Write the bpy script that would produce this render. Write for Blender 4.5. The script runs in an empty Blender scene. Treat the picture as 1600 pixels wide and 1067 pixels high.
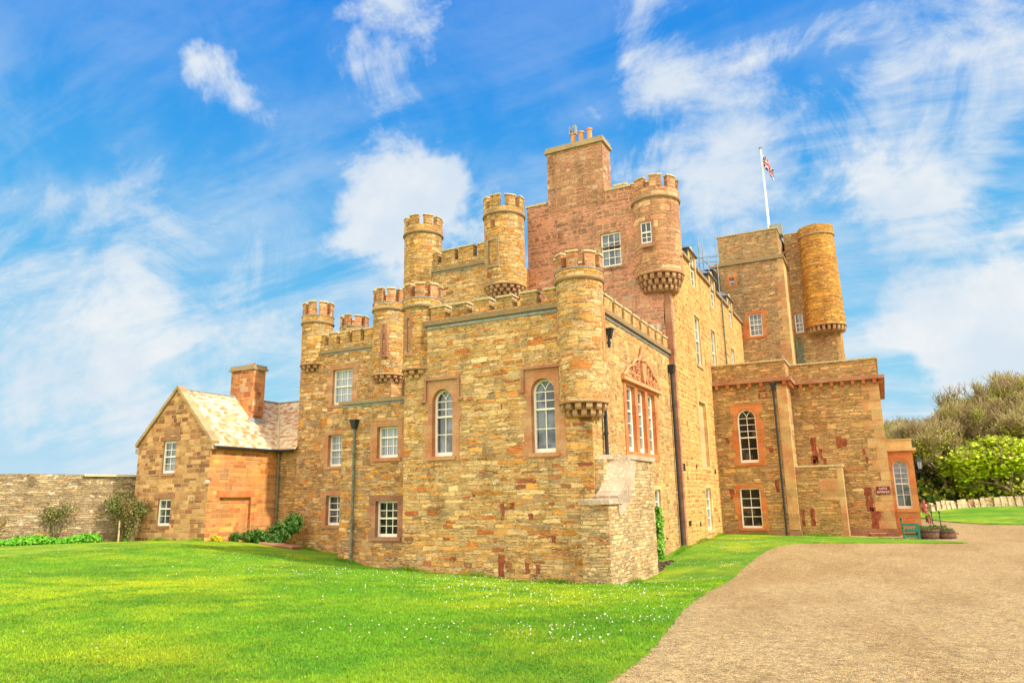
import bpy, math, random
import numpy as np
from mathutils import Vector, Matrix
from mathutils.geometry import tessellate_polygon, delaunay_2d_cdt
random.seed(7); rng=np.random.default_rng(7)
S=bpy.context.scene; COL=S.collection
PI=math.pi
# ------------------------------------------------------------------ camera, light, sky
def setup_camera():
    rx,rz,ro=[math.radians(a) for a in (12.313,-26.90,-1.017)]
    fw=Vector((math.sin(rz)*math.cos(rx),math.cos(rz)*math.cos(rx),math.sin(rx)))
    r=Vector((math.cos(rz),-math.sin(rz),0)); up=r.cross(fw)
    R=r*math.cos(ro)+up*math.sin(ro); U=-r*math.sin(ro)+up*math.cos(ro)
    cd=bpy.data.cameras.new('camera'); cam=bpy.data.objects.new('camera',cd); COL.objects.link(cam)
    m=Matrix((R,U,-fw)).transposed().to_4x4(); m.translation=Vector((0,0,1.75)); cam.matrix_world=m
    cd.sensor_width=36; cd.lens=1118.6/1600*36; cd.clip_end=6000; cd.clip_start=.1
    S.camera=cam
setup_camera()
SUN=Vector((.74,.03,.67)).normalized()
sl=bpy.data.lights.new('sun','SUN'); sl.energy=3.6; sl.angle=math.radians(1.5); sl.color=(1,.93,.8)
so=bpy.data.objects.new('sun',sl); COL.objects.link(so); so.rotation_euler=SUN.to_track_quat('Z','Y').to_euler()
S.view_settings.view_transform='Standard'; S.view_settings.look='None'; S.view_settings.exposure=.68; S.view_settings.gamma=1
try: S.cycles.max_bounces=6
except Exception: pass

class NT:
    """tiny node-graph writer"""
    def __init__(s,nt): s.t=nt; s.n=nt.nodes; s.l=nt.links
    def node(s,typ,ins=None,out=0,**kw):
        n=s.n.new(typ)
        for k,v in kw.items(): setattr(n,k,v)
        for k,v in (ins or {}).items(): s.set(n.inputs[k],v)
        return n.outputs[out] if out is not None else n
    def set(s,sock,v):
        if isinstance(v,bpy.types.NodeSocket): s.l.new(v,sock)
        elif isinstance(v,(tuple,list)) and len(v)==3 and sock.type=='RGBA': sock.default_value=(*v,1)
        else: sock.default_value=v
    def m(s,op,a,b=0.0,c=0.0,clamp=False):
        n=s.n.new('ShaderNodeMath'); n.operation=op; n.use_clamp=clamp
        for i,v in enumerate((a,b,c)): s.set(n.inputs[i],v)
        return n.outputs[0]
    def vm(s,op,a,b=(0,0,0),out=0):
        n=s.n.new('ShaderNodeVectorMath'); n.operation=op
        s.set(n.inputs[0],a)
        if op=='SCALE': s.set(n.inputs['Scale'],b)
        else: s.set(n.inputs[1],b)
        return n.outputs[out]
    def mix(s,f,a,b,bt='MIX'):
        n=s.n.new('ShaderNodeMix'); n.data_type='RGBA'; n.blend_type=bt
        s.set(n.inputs[0],f); s.set(n.inputs[6],a); s.set(n.inputs[7],b); return n.outputs[2]
    def ramp(s,f,els,interp='LINEAR'):
        n=s.n.new('ShaderNodeValToRGB'); cr=n.color_ramp; cr.interpolation=interp
        while len(cr.elements)<len(els): cr.elements.new(.5)
        for e,(p,c) in zip(cr.elements,els):
            e.position=p; e.color=(*c,1) if not isinstance(c,(int,float)) else (c,c,c,1)
        s.set(n.inputs[0],f); return n.outputs[0]
    def noise(s,vec,scale,detail=3,rough=.55,out=0,dist=0.0):
        return s.node('ShaderNodeTexNoise',{'Vector':vec,'Scale':scale,'Detail':detail,'Roughness':rough,'Distortion':dist},out)
    def sstep(s,v,a,b,o0=0.0,o1=1.0):
        return s.node('ShaderNodeMapRange',{0:v,1:a,2:b,3:o0,4:o1},interpolation_type='SMOOTHSTEP')
    def comb(s,x,y,z): return s.node('ShaderNodeCombineXYZ',{0:x,1:y,2:z})
    def sep(s,v):
        n=s.node('ShaderNodeSeparateXYZ',{0:v},None); return n.outputs

def setup_world():
    w=bpy.data.worlds.new('World'); S.world=w; w.use_nodes=True; g=NT(w.node_tree); g.n.clear()
    sky=g.node('ShaderNodeTexSky',sky_type='NISHITA',sun_disc=False,sun_elevation=math.asin(SUN.z),
               sun_rotation=math.atan2(SUN.x,SUN.y),air_density=1.0,dust_density=.4,ozone_density=2.0)
    d=g.node('ShaderNodeTexCoord',out=0); X,Y,Z=g.sep(d)
    zz=g.m('MAXIMUM',Z,0.0); K=5.35
    grad=g.ramp(zz,[(0,(.60,.80,.97)),(.14,(.34,.74,.98)),(.32,(.10,.53,.97)),(.50,(.030,.36,.95)),(.75,(.008,.22,.90))])
    sky=g.mix(.95,sky,g.vm('SCALE',grad,K))
    den=g.m('ADD',zz,.25)
    P=g.comb(g.m('DIVIDE',X,den),g.m('DIVIDE',Y,den),0)
    rot=g.node('ShaderNodeMapping',{'Vector':P,'Rotation':(0,0,math.radians(63)),'Scale':(.62,2.0,1)})
    n1=g.noise(rot,2.1,9,.58,dist=.5); n2=g.noise(d,8.0,9,.66,dist=.6); n3=g.noise(d,2.2,2,.5)
    base=g.m('ADD',g.m('MULTIPLY',n1,.50),g.m('MULTIPLY',n2,.50))
    bias=g.m('MULTIPLY',g.m('SUBTRACT',n3,.5),.10)
    wob=g.vm('ADD',d,g.vm('SCALE',g.vm('SUBTRACT',g.noise(d,5.0,6,.6,out=1),(.5,.5,.5)),.26))
    blobs=[((-.543,.735,.406),.085,.30),((-.49,.785,.375),.08,.15),((-.146,.886,.44),.10,.20),((-.073,.933,.354),.10,.02),
     ((.056,.914,.402),.10,.09),((.124,.894,.431),.13,.10),((.068,.945,.321),.07,.12),((.13,.973,.184),.09,.40),((.01,.968,.25),.06,.04),((-.03,.95,.31),.06,-.08),((.10,.94,.27),.06,-.06),
     ((-.209,.804,.556),.07,.10),((-.519,.615,.594),.075,.17),((-.47,.64,.61),.05,.10),((-.654,.553,.516),.06,.24),((-.86,.465,.211),.26,.10),((-.78,.567,.264),.14,.06),
     ((-.418,.76,.498),.06,.07),((-.62,.48,.62),.20,-.14),((-.35,.78,.54),.12,-.12),((-.75,.45,.45),.2,-.06),((.0,.84,.54),.16,-.05)]
    for c,r,a in blobs:
        dd=g.vm('DISTANCE',wob,Vector(c).normalized()[:],1)
        bias=g.m('MULTIPLY_ADD',g.sstep(dd,r*1.7,0),a*1.15,bias)
    v=g.m('ADD',base,bias)
    cl=g.sstep(v,.49,.72)
    haze=g.m('MULTIPLY',g.sstep(g.m('ADD',g.m('MULTIPLY',n1,.7),g.m('MULTIPLY',n2,.3)),.40,.64),g.sstep(zz,.58,.14,.16,.85))
    cl=g.m('MAXIMUM',cl,haze)
    ccol=g.mix(g.sstep(g.noise(d,7,5,.6),.35,.65),tuple(K*q for q in (.80,.90,1.0)),tuple(K*q for q in (1.0,1.02,1.03)))
    col=g.mix(g.m('MULTIPLY',cl,.94),sky,ccol)
    # added unseen bright cloud bank behind the camera, soft fill for the front walls
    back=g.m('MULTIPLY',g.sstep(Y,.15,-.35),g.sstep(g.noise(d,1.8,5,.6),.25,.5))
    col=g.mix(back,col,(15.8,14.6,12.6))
    col=g.mix(g.sstep(Z,.0,-.05),col,(2.0,2.0,1.4))
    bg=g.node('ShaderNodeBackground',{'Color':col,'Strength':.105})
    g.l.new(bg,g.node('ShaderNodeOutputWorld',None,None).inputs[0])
setup_world()
# ------------------------------------------------------------------ materials
def mat(name,fn):
    m=bpy.data.materials.new(name); m.use_nodes=True; g=NT(m.node_tree); g.n.clear()
    b=g.node('ShaderNodeBsdfPrincipled',None,None); o=g.node('ShaderNodeOutputMaterial',None,None); g.l.new(b.outputs[0],o.inputs[0])
    b.inputs['Roughness'].default_value=.85
    try: b.inputs['Specular IOR Level'].default_value=.25
    except Exception: pass
    fn(g,b); return m
def bump(g,b,h,strength=.5,dist=.02):
    g.set(b.inputs['Normal'],g.node('ShaderNodeBump',{'Height':h,'Strength':strength,'Distance':dist}))
def plain(name,col,rough=.7,metal=0,var=.12,scale=6):
    def f(g,b):
        n=g.noise(g.node('ShaderNodeTexCoord',out=3),scale,4)
        c=g.mix(g.sstep(n,.3,.7),tuple(x*(1-var) for x in col),tuple(min(1,x*(1+var)) for x in col))
        g.set(b.inputs['Base Color'],c); b.inputs['Roughness'].default_value=rough; b.inputs['Metallic'].default_value=metal
    return mat(name,f)
def masonry(name,h,w,joint,pal,mortar,warp=.06,lichen=(.0,(.75,.70,.55)),tint=None,bstr=.9,squared=False,rowvar=1.0,mdark=.5):
    def f(g,b):
        uv=g.node('ShaderNodeTexCoord',out=2)
        n=g.noise(uv,1.5,4,.62,out=1)
        wv=g.vm('MULTIPLY',g.vm('SUBTRACT',n,(.5,.5,.5)),(warp*2.5,warp,0))
        n5=g.noise(uv,14,2,.6,out=1)
        wv=g.vm('ADD',wv,g.vm('MULTIPLY',g.vm('SUBTRACT',n5,(.5,.5,.5)),(warp*.5,warp*.35,0)))
        X,Y,_=g.sep(g.vm('ADD',uv,wv))
        y=g.m('DIVIDE',Y,h)
        yn=g.node('ShaderNodeTexNoise',{'W':g.m('MULTIPLY',y,.33),'Scale':1.0,'Detail':1.0},noise_dimensions='1D')
        y=g.m('MULTIPLY_ADD',yn,2.2*rowvar,y)
        row=g.m('FLOOR',y); fy=g.m('FRACT',y)
        r1=g.node('ShaderNodeTexWhiteNoise',{'W':row},0,noise_dimensions='1D')
        wid=g.m('MULTIPLY',g.m('MULTIPLY_ADD',r1,.9,.6),w)
        x=g.m('ADD',g.m('DIVIDE',X,wid),g.m('MULTIPLY',r1,71.3))
        xn=g.noise(g.comb(g.m('MULTIPLY',x,.45),g.m('MULTIPLY',row,7.7),0),1.0,0)
        x=g.m('MULTIPLY_ADD',xn,1.6,x)
        col=g.m('FLOOR',x); fx=g.m('FRACT',x)
        # some stones split into two thin courses
        cr0=g.node('ShaderNodeTexWhiteNoise',{'Vector':g.comb(col,row,3.3)},0,noise_dimensions='3D')
        split=g.m('GREATER_THAN',cr0,.72)
        fy2=g.m('FRACT',g.m('MULTIPLY',fy,2)); hy=g.m('FLOOR',g.m('MULTIPLY',fy,2))
        fyy=g.m('ADD',g.m('MULTIPLY',fy,g.m('SUBTRACT',1,split)),g.m('MULTIPLY',fy2,split))
        hh=g.m('MULTIPLY',g.m('SUBTRACT',1,g.m('MULTIPLY',split,.5)),h)
        cell=g.node('ShaderNodeTexWhiteNoise',{'Vector':g.comb(col,row,g.m('MULTIPLY',hy,split))},None,noise_dimensions='3D')
        cv,cc=cell.outputs[0],cell.outputs[1]; cR,cG,cB=g.sep(cc)
        dx=g.m('MULTIPLY',g.m('MINIMUM',fx,g.m('SUBTRACT',1,fx)),wid)
        dy=g.m('MULTIPLY',g.m('MINIMUM',fyy,g.m('SUBTRACT',1,fyy)),hh)
        d=g.m('MINIMUM',dx,dy)
        if not squared:
            k=.03; d=g.m('SMOOTH_MIN',dx,dy,k)
        d=g.m('ADD',d,g.m('MULTIPLY',g.m('SUBTRACT',g.noise(uv,22,3,.6),.5),joint*1.2))
        jw=g.m('MULTIPLY_ADD',cB,joint*.9,joint*.45)
        mask=g.sstep(g.m('DIVIDE',d,jw),.75,1.35)
        stone=g.ramp(cR,pal)
        fine=g.noise(uv,38,4,.65); big=g.noise(uv,.42,3,.55); mid=g.noise(g.vm('MULTIPLY',uv,(1,2.2,1)),3.4,4,.6)
        stone=g.mix(1,stone,g.ramp(cG,[(0,.74),(1,1.22)]),'MULTIPLY')
        if tint: stone=g.mix(g.sstep(big,.48,.68,0,tint[0]),stone,tint[1],'MULTIPLY')
        stone=g.mix(.9,stone,g.ramp(mid,[(.25,.74),(.5,1.0),(.75,1.22)]),'MULTIPLY')
        stone=g.mix(.8,stone,g.ramp(fine,[(.25,.72),(.75,1.22)]),'MULTIPLY')
        mort=g.mix(g.sstep(g.noise(uv,9,4,.65),.38,.62,0,mdark),mortar,tuple(c*.42 for c in mortar))
        c=g.mix(mask,mort,stone)
        if not squared:
            ck=g.noise(g.vm('MULTIPLY',uv,(2.4,9.5,1)),1.0,5,.62,dist=.6); ck=g.m('ABSOLUTE',g.m('SUBTRACT',ck,.5))
            crk=g.m('MULTIPLY',g.sstep(ck,.034,.0),g.sstep(g.noise(uv,.9,2),.34,.52))
            c=g.mix(g.m('MULTIPLY',crk,.75),c,(.08,.045,.02))
            sp=g.noise(g.vm('MULTIPLY',uv,(5,16,1)),1.0,3,.6); c=g.mix(g.sstep(sp,.60,.68,0,.45),c,(.84,.66,.34)); c=g.mix(g.sstep(sp,.40,.33,0,.35),c,(.20,.12,.05))
        if lichen[0]>0:
            li=g.noise(g.vm('MULTIPLY',uv,(1,1.7,1)),2.6,7,.72)
            c=g.mix(g.sstep(li,.68-lichen[0]*.2,.74-lichen[0]*.2,0,.85),c,lichen[1])
        gr=g.noise(g.vm('MULTIPLY',uv,(1.3,.42,1)),1.1,6,.68)
        c=g.mix(1,c,g.ramp(gr,[(.30,(.62,.60,.60)),(.47,(1,1,1)),(.62,(1.05,1.05,1.05)),(.75,(.80,.72,.68))]),'MULTIPLY')
        c=g.vm('MULTIPLY',c,(1.15,1.03,1.0))
        g.set(b.inputs['Base Color'],c)
        hgt=g.m('ADD',g.m('MULTIPLY',mask,g.m('MULTIPLY_ADD',cG,.6,.7)),g.m('MULTIPLY',fine,.5))
        hgt=g.m('ADD',hgt,g.m('MULTIPLY',g.noise(uv,9,3,.6),.6))
        bump(g,b,hgt,min(1,bstr*1.1),.05); b.inputs['Roughness'].default_value=.95
    return mat(name,f)
Yl=(.64,.42,.15); Oc=(.60,.30,.06); Or=(.55,.20,.045); Rd=(.40,.12,.05); Gy=(.40,.31,.18); Pa=(.74,.58,.30); Br=(.34,.19,.08); Tn=(.60,.44,.20)
M={}
M['front']=masonry('yellow_rubble',.135,.42,.014,[(0,Gy),(.16,Tn),(.34,Yl),(.52,Pa),(.70,Oc),(.84,Yl),(.93,Or),(.97,Rd),(1,Br)],(.70,.50,.22),.16,(.16,(.82,.74,.52)),(.5,(1.05,.95,.72)),mdark=.75)
M['left']=masonry('brown_rubble',.13,.36,.014,[(0,Gy),(.2,Br),(.34,Tn),(.5,Yl),(.64,Oc),(.78,Or),(.9,Tn),(1,Pa)],(.62,.42,.20),.15,(.26,(.84,.78,.6)),(.6,(.9,.82,.7)),mdark=.7)
M['side']=masonry('pointed_yellow_rubble',.20,.34,.045,[(0,(.58,.29,.085)),(.35,(.68,.40,.13)),(.7,(.36,.18,.06)),(1,(.70,.38,.11))],(.76,.46,.15),.15,(0,(1,1,1)),(.8,(1.0,.78,.62)),.8,mdark=.25)
M['sidefront']=masonry('yellow_side_rubble',.15,.30,.016,[(0,(.50,.34,.11)),(.25,(.60,.43,.16)),(.5,(.52,.28,.08)),(.7,(.62,.45,.18)),(.9,(.50,.20,.06)),(1,(.36,.28,.12))],(.60,.44,.19),.15,(.1,(.8,.72,.5)),(.5,(1,.9,.7)),.7,mdark=.6)
M['pink']=masonry('pink_pointed_rubble',.24,.46,.060,[(0,(.26,.19,.12)),(.4,(.40,.26,.16)),(.7,(.33,.24,.14)),(.9,(.48,.30,.17)),(1,(.54,.48,.36))],(.58,.30,.18),.16,(.10,(.7,.62,.48)),(.7,(1,.75,.65)),.7,mdark=.28)
M['chim']=masonry('chimney_stone',.27,.5,.030,[(0,(.36,.22,.13)),(.4,(.48,.27,.15)),(.7,(.42,.26,.13)),(.9,(.52,.40,.26)),(1,(.58,.30,.16))],(.60,.32,.18),.06,(.2,(.62,.56,.42)),mdark=.5)
M['turret']=masonry('turret_rubble',.13,.34,.013,[(0,Gy),(.2,Tn),(.4,Yl),(.6,Oc),(.75,(.55,.36,.10)),(.9,Or),(1,Pa)],(.50,.36,.14),.12,(.08,(.75,.68,.5)),(.6,(.9,.85,.7)),mdark=.8)
M['bigturret']=masonry('orange_turret_stone',.26,.75,.014,[(0,(.50,.26,.13)),(.4,(.56,.32,.15)),(.7,(.48,.28,.14)),(1,(.66,.46,.24))],(.5,.32,.18),.04,(.14,(.74,.66,.52)),(.6,(1,.85,.75)),mdark=.7)
M['orange']=masonry('orange_rubble',.11,.36,.011,[(0,(.50,.24,.04)),(.3,(.62,.34,.06)),(.6,(.66,.40,.09)),(.85,(.48,.20,.04)),(1,(.70,.50,.16))],(.50,.30,.08),.12,(.08,(.8,.6,.25)),(.7,(.9,.65,.5)),mdark=.7)
M['tower']=masonry('grey_rubble',.12,.36,.012,[(0,(.34,.25,.12)),(.3,(.48,.34,.16)),(.55,(.54,.38,.16)),(.75,(.42,.32,.17)),(.9,(.52,.22,.10)),(1,(.60,.46,.24))],(.48,.36,.18),.14,(.12,(.74,.64,.4)),(.8,(1.05,.75,.6)),mdark=.7)
M['annex']=masonry('annex_rubble',.12,.42,.013,[(0,(.36,.25,.10)),(.3,(.52,.34,.12)),(.55,(.60,.42,.16)),(.75,(.44,.32,.14)),(.92,(.50,.22,.08)),(1,(.66,.50,.24))],(.50,.36,.16),.15,(.04,(.74,.64,.4)),(.6,(1.0,.72,.55)),mdark=.8)
M['cott']=masonry('squared_cottage_stone',.20,.42,.012,[(0,(.22,.11,.06)),(.2,(.42,.22,.09)),(.4,(.52,.32,.14)),(.65,(.58,.38,.17)),(.85,(.48,.26,.11)),(1,(.28,.13,.07))],(.60,.42,.20),.012,(.05,(.8,.7,.5)),(.5,(1,.85,.7)),.6,True,.5,.3)
M['cotts']=masonry('orange_cottage_stone',.20,.48,.011,[(0,(.36,.15,.06)),(.25,(.54,.26,.08)),(.5,(.60,.33,.10)),(.75,(.42,.25,.11)),(1,(.56,.22,.08))],(.62,.38,.14),.012,(0,(1,1,1)),(.6,(1.1,.8,.5)),.6,True,.5,.3)
M['cotch']=masonry('red_chimney_stone',.24,.36,.012,[(0,(.30,.12,.06)),(.3,(.52,.22,.08)),(.6,(.58,.30,.12)),(.85,(.46,.18,.07)),(1,(.56,.44,.28))],(.56,.34,.16),.015,(.08,(.7,.6,.45)),None,.6,True,.5,.3)
M['wall']=masonry('grey_garden_wall_stone',.10,.40,.012,[(0,(.24,.19,.11)),(.3,(.38,.30,.16)),(.55,(.47,.37,.20)),(.8,(.33,.26,.15)),(.93,(.52,.33,.12)),(1,(.62,.57,.42))],(.38,.31,.19),.07,(.5,(.80,.75,.58)),(.5,(.9,.8,.7)),mdark=.8)
M['butt']=masonry('thin_coursed_stone',.105,.32,.012,[(0,(.40,.33,.18)),(.3,(.62,.48,.23)),(.6,(.70,.54,.27)),(.8,(.60,.40,.17)),(.93,(.58,.27,.09)),(1,(.76,.64,.38))],(.62,.47,.24),.085,(.12,(.72,.64,.44)),None,1.0,False,.7,.9)
def sandstone(name,c1,c2,lich=.0):
    def f(g,b):
        uv=g.node('ShaderNodeTexCoord',out=2); ob=g.node('ShaderNodeTexCoord',out=3)
        n=g.noise(ob,1.3,4,.6); n2=g.noise(ob,14,5,.65)
        c=g.mix(g.sstep(n,.35,.65),c1,c2)
        _,_,Z=g.sep(ob)
        blk=g.m('FLOOR',g.m('MULTIPLY',Z,2.6)); wn=g.node('ShaderNodeTexWhiteNoise',{'W':blk},0,noise_dimensions='1D')
        c=g.mix(1,c,g.ramp(wn,[(0,.82),(1,1.14)]),'MULTIPLY')
        fz=g.m('FRACT',g.m('MULTIPLY',Z,2.6)); j=g.m('MAXIMUM',g.sstep(fz,.0,.035,1,0),g.sstep(fz,.965,1,0,1))
        c=g.mix(g.m('MULTIPLY',j,.35),c,(.60,.42,.24))
        c=g.mix(1,c,g.ramp(n2,[(.25,.72),(.75,1.2)]),'MULTIPLY')
        if lich>0: c=g.mix(g.sstep(g.noise(ob,13,6,.7),.62-.2*lich,.74-.2*lich,0,.75),c,(.76,.68,.48))
        g.set(b.inputs['Base Color'],c); bump(g,b,n2,.5,.015); b.inputs['Roughness'].default_value=.92
    return mat(name,f)
M['red']=sandstone('red_sandstone',(.46,.18,.08),(.52,.30,.15))
M['corb']=sandstone('brown_corbel_stone',(.40,.20,.10),(.50,.31,.15))
M['copq']=sandstone('brown_gable_coping',(.42,.27,.13),(.50,.33,.17),.1)
M['copb']=sandstone('brown_grey_coping',(.36,.27,.15),(.44,.32,.17),.25)
M['fieldc']=sandstone('mottled_field_coping',(.34,.20,.09),(.52,.36,.18),.85)
M['redder']=sandstone('orange_red_sandstone',(.54,.15,.045),(.54,.24,.08))
M['redmix']=sandstone('mixed_red_sandstone',(.52,.24,.10),(.56,.38,.16))
M['merl']=masonry('red_merlon_rubble',.2,.4,.016,[(0,(.46,.17,.07)),(.3,(.56,.24,.10)),(.55,(.50,.20,.08)),(.8,(.58,.40,.18)),(1,(.40,.14,.07))],(.60,.44,.24),.08,(.15,(.75,.68,.5)),mdark=.4)
M['brownred']=sandstone('brown_red_sandstone',(.34,.14,.08),(.42,.22,.12))
M['quoin']=sandstone('tan_quoin_stone',(.60,.36,.14),(.66,.44,.18))
M['string']=sandstone('weathered_string_stone',(.30,.22,.12),(.38,.24,.12),.1)
M['cap']=sandstone('lichened_cap_stone',(.52,.42,.22),(.60,.46,.22),.6)
M['lichen']=sandstone('white_lichened_stone',(.40,.28,.18),(.50,.38,.26),.42)
M['merlred']=sandstone('red_merlon_stone',(.50,.20,.09),(.56,.34,.14),.15)
M['carve']=sandstone('carved_sandstone',(.56,.25,.11),(.62,.32,.14))
def rustf(g,b):
    ob=g.node('ShaderNodeTexCoord',out=3); n=g.noise(g.vm('MULTIPLY',ob,(1,1,.45)),9,6,.7)
    g.set(b.inputs['Base Color'],g.mix(g.sstep(n,.4,.6),(.20,.045,.022),(.36,.10,.045))); g.set(b.inputs['Alpha'],g.sstep(g.noise(g.vm('MULTIPLY',ob,(1,1,.4)),7,6,.75),.36,.46,0,.95)); b.inputs['Roughness'].default_value=.95
M['rust']=mat('rust_red_iron_stain',rustf)
M['white']=plain('white_painted_wood',(.86,.82,.68),.45,0,.04,3)
M['iron']=plain('black_cast_iron',(.035,.04,.045),.5,.2)
M['pipegrey']=plain('weathered_grey_iron',(.16,.17,.12),.6,.1,.3,8)
M['lead']=plain('grey_lead_sheet',(.28,.29,.26),.55,.2,.2,5)
M['slate']=plain('grey_slate',(.15,.17,.20),.5,0,.2,5)
M['terra']=plain('terracotta_clay',(.62,.28,.11),.8,0,.2,8)
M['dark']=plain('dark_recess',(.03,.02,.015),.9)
M['soil']=plain('dark_soil',(.10,.06,.04),.95,0,.4,9)
M['green']=plain('green_painted_wood',(.025,.20,.13),.5,0,.15,6)
M['barrel']=plain('dark_barrel_oak',(.17,.09,.055),.75,0,.35,14)
M['maroon']=plain('maroon_sign_paint',(.20,.008,.018),.4,0,.03)
M['letter']=plain('cream_lettering',(.85,.82,.72),.5,0,.02)
M['polewhite']=plain('white_pole_paint',(.72,.73,.73),.4,0,.03)
M['timber']=plain('weathered_timber',(.30,.19,.10),.85,0,.25,10)
M['blind']=sandstone('blocked_opening_stone',(.60,.38,.18),(.52,.36,.18))
def glassf(g,b):
    ob=g.node('ShaderNodeTexCoord',out=3); n=g.noise(ob,1.4,2); 
    g.set(b.inputs['Base Color'],g.mix(g.sstep(n,.42,.6),(.035,.045,.06),(.16,.19,.22)))
    b.inputs['Roughness'].default_value=.06; b.inputs['IOR'].default_value=1.52; b.inputs['Specular IOR Level'].default_value=.8
    bump(g,b,g.noise(ob,3.0,1),.12,.02)
M['glass']=mat('window_glass',glassf)
def glassd(g,b):
    ob=g.node('ShaderNodeTexCoord',out=3); n=g.noise(ob,2.2,3)
    g.set(b.inputs['Base Color'],g.mix(g.sstep(n,.5,.66),(.012,.011,.010),(.10,.075,.05))); b.inputs['Roughness'].default_value=.08; b.inputs['Specular IOR Level'].default_value=.35
M['glassd']=mat('dark_room_glass',glassd)
def reflectf(g,b):  # curtain-like stripes, with a bluish pane reflection put into the colour
    ob=g.node('ShaderNodeTexCoord',out=3); X,Y,Z=g.sep(ob); w=g.m('SINE',g.m('MULTIPLY',g.m('ADD',X,Y),60))
    g.set(b.inputs['Base Color'],g.mix(g.m('MULTIPLY_ADD',w,.5,.5),(.16,.20,.26),(.36,.40,.45)))
    b.inputs['Roughness'].default_value=.2; b.inputs['Specular IOR Level'].default_value=.8
M['glass2']=mat('reflection_tinted_glass',reflectf)
def grassf(scale=1.0,bl=False):
    def f(g,b):
        P=g.node('ShaderNodeNewGeometry',out=0)
        n=g.noise(P,.16,3,.6); n2=g.noise(P,1.1,4,.65); n3=g.noise(P,16,5,.7)
        c=g.mix(g.sstep(n,.40,.62),(.150,.330,.010),(.330,.430,.012))
        c=g.mix(g.sstep(n2,.45,.62,0,.75),c,(.095,.270,.010))
        c=g.mix(g.sstep(g.noise(P,.33,5,.6),.47,.60,0,.6),c,(.070,.215,.008))
        c=g.mix(g.sstep(g.noise(P,.27,5,.65),.52,.70,0,.5),c,(.50,.50,.012))
        c=g.mix(g.sstep(g.noise(P,3.2,4,.7),.58,.70,0,.5),c,(.30,.26,.03))
        c=g.mix(1,c,g.ramp(n3,[(.25,.55),(.5,.95),(.75,1.35)]),'MULTIPLY')
        if bl:
            r=g.node('ShaderNodeNewGeometry',out=8)
            c=g.mix(1,c,g.ramp(r,[(0,(.65,.75,.6)),(.5,(1.1,1.1,1)),(.9,(1.25,1.22,1.1)),(1,(1.6,1.35,1.8))]),'MULTIPLY')
        g.set(b.inputs['Base Color'],c)
        if not bl: bump(g,b,g.m('ADD',n3,g.noise(P,60,3,.7)),.8,.04)
        b.inputs['Roughness'].default_value=.8
    return f
M['lawn']=mat('lawn_turf',grassf()); M['blade']=mat('grass_blade',grassf(bl=True))
def gravelf(g,b):
    P=g.node('ShaderNodeNewGeometry',out=0)
    v=g.node('ShaderNodeTexVoronoi',{'Vector':P,'Scale':58.0,'Randomness':1.0},None); r,_,_=g.sep(v.outputs['Color'])
    c=g.ramp(r,[(0,(.24,.17,.10)),(.2,(.44,.31,.16)),(.5,(.60,.45,.24)),(.8,(.74,.57,.32)),(1,(.84,.74,.52))])
    v2=g.node('ShaderNodeTexVoronoi',{'Vector':P,'Scale':13.0,'Randomness':1.0},None); r2,_,_=g.sep(v2.outputs['Color'])
    c=g.mix(.5,c,g.ramp(r2,[(0,(.5,.42,.38)),(.3,(.9,.9,.85)),(1,(1.2,1.12,1.0))]),'MULTIPLY')
    c=g.mix(g.sstep(g.noise(g.vm('MULTIPLY',P,(1,.35,1)),.45,5,.62),.40,.62,0,.95),c,g.mix(1,c,(.84,.79,.72),'MULTIPLY'))
    c=g.mix(.8,c,g.ramp(g.noise(P,5,6,.75),[(.3,.66),(.7,1.25)]),'MULTIPLY')
    c=g.vm('MULTIPLY',c,(.99,.95,.82))
    c=g.mix(v.outputs['Distance'],c,g.mix(1,c,(.55,.5,.45),'MULTIPLY'))
    g.set(b.inputs['Base Color'],c); bump(g,b,g.m('ADD',g.m('MULTIPLY',v.outputs['Distance'],-1.0),g.noise(P,4,5,.7)),.9,.02); b.inputs['Roughness'].default_value=.9
M['gravel']=mat('beige_gravel',gravelf)
def leafm(name,c1,c2,c3=None):
    def f(g,b):
        P=g.node('ShaderNodeNewGeometry',out=0); r=g.node('ShaderNodeNewGeometry',out=8)
        c=g.mix(r,c1,c2); 
        if c3: c=g.mix(g.sstep(g.noise(P,.7,2),.5,.62),c,c3)
        g.set(b.inputs['Base Color'],c); b.inputs['Roughness'].default_value=.6
        try: b.inputs['Transmission Weight'].default_value=0; b.inputs['Subsurface Weight'].default_value=0
        except Exception: pass
    return mat(name,f)
M['leafy']=leafm('yellow_green_leaf',(.26,.38,.012),(.62,.70,.02))
M['leafo']=leafm('olive_leaf',(.20,.24,.02),(.52,.52,.05),(.40,.32,.05))
M['leafw']=leafm('dull_olive_leaf',(.07,.09,.02),(.24,.25,.05),(.22,.15,.05))
M['leafg']=leafm('mid_green_leaf',(.03,.10,.015),(.10,.22,.03))
M['leafb']=leafm('bright_green_leaf',(.06,.26,.010),(.17,.44,.02))
M['ivy']=leafm('ivy_leaf',(.06,.20,.012),(.22,.42,.03))
M['yflower']=leafm('yellow_flower',(.65,.45,.01),(.85,.65,.02),(.3,.4,.02))
M['pinkfl']=leafm('dusky_pink_flower',(.45,.14,.10),(.6,.3,.22),(.12,.2,.04))
M['daisy']=leafm('white_daisy',(.70,.68,.55),(.88,.86,.76))
def barkf(g,b):
    ob=g.node('ShaderNodeTexCoord',out=3); n=g.noise(ob,2.2,5,.65)
    c=g.mix(g.sstep(n,.38,.62),(.15,.10,.065),(.34,.25,.15)); c=g.mix(g.sstep(g.noise(ob,.9,3),.56,.66,0,.7),c,(.42,.24,.07))
    g.set(b.inputs['Base Color'],c); bump(g,b,n,.6,.05)
M['bark']=mat('grey_brown_bark',barkf)
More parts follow.
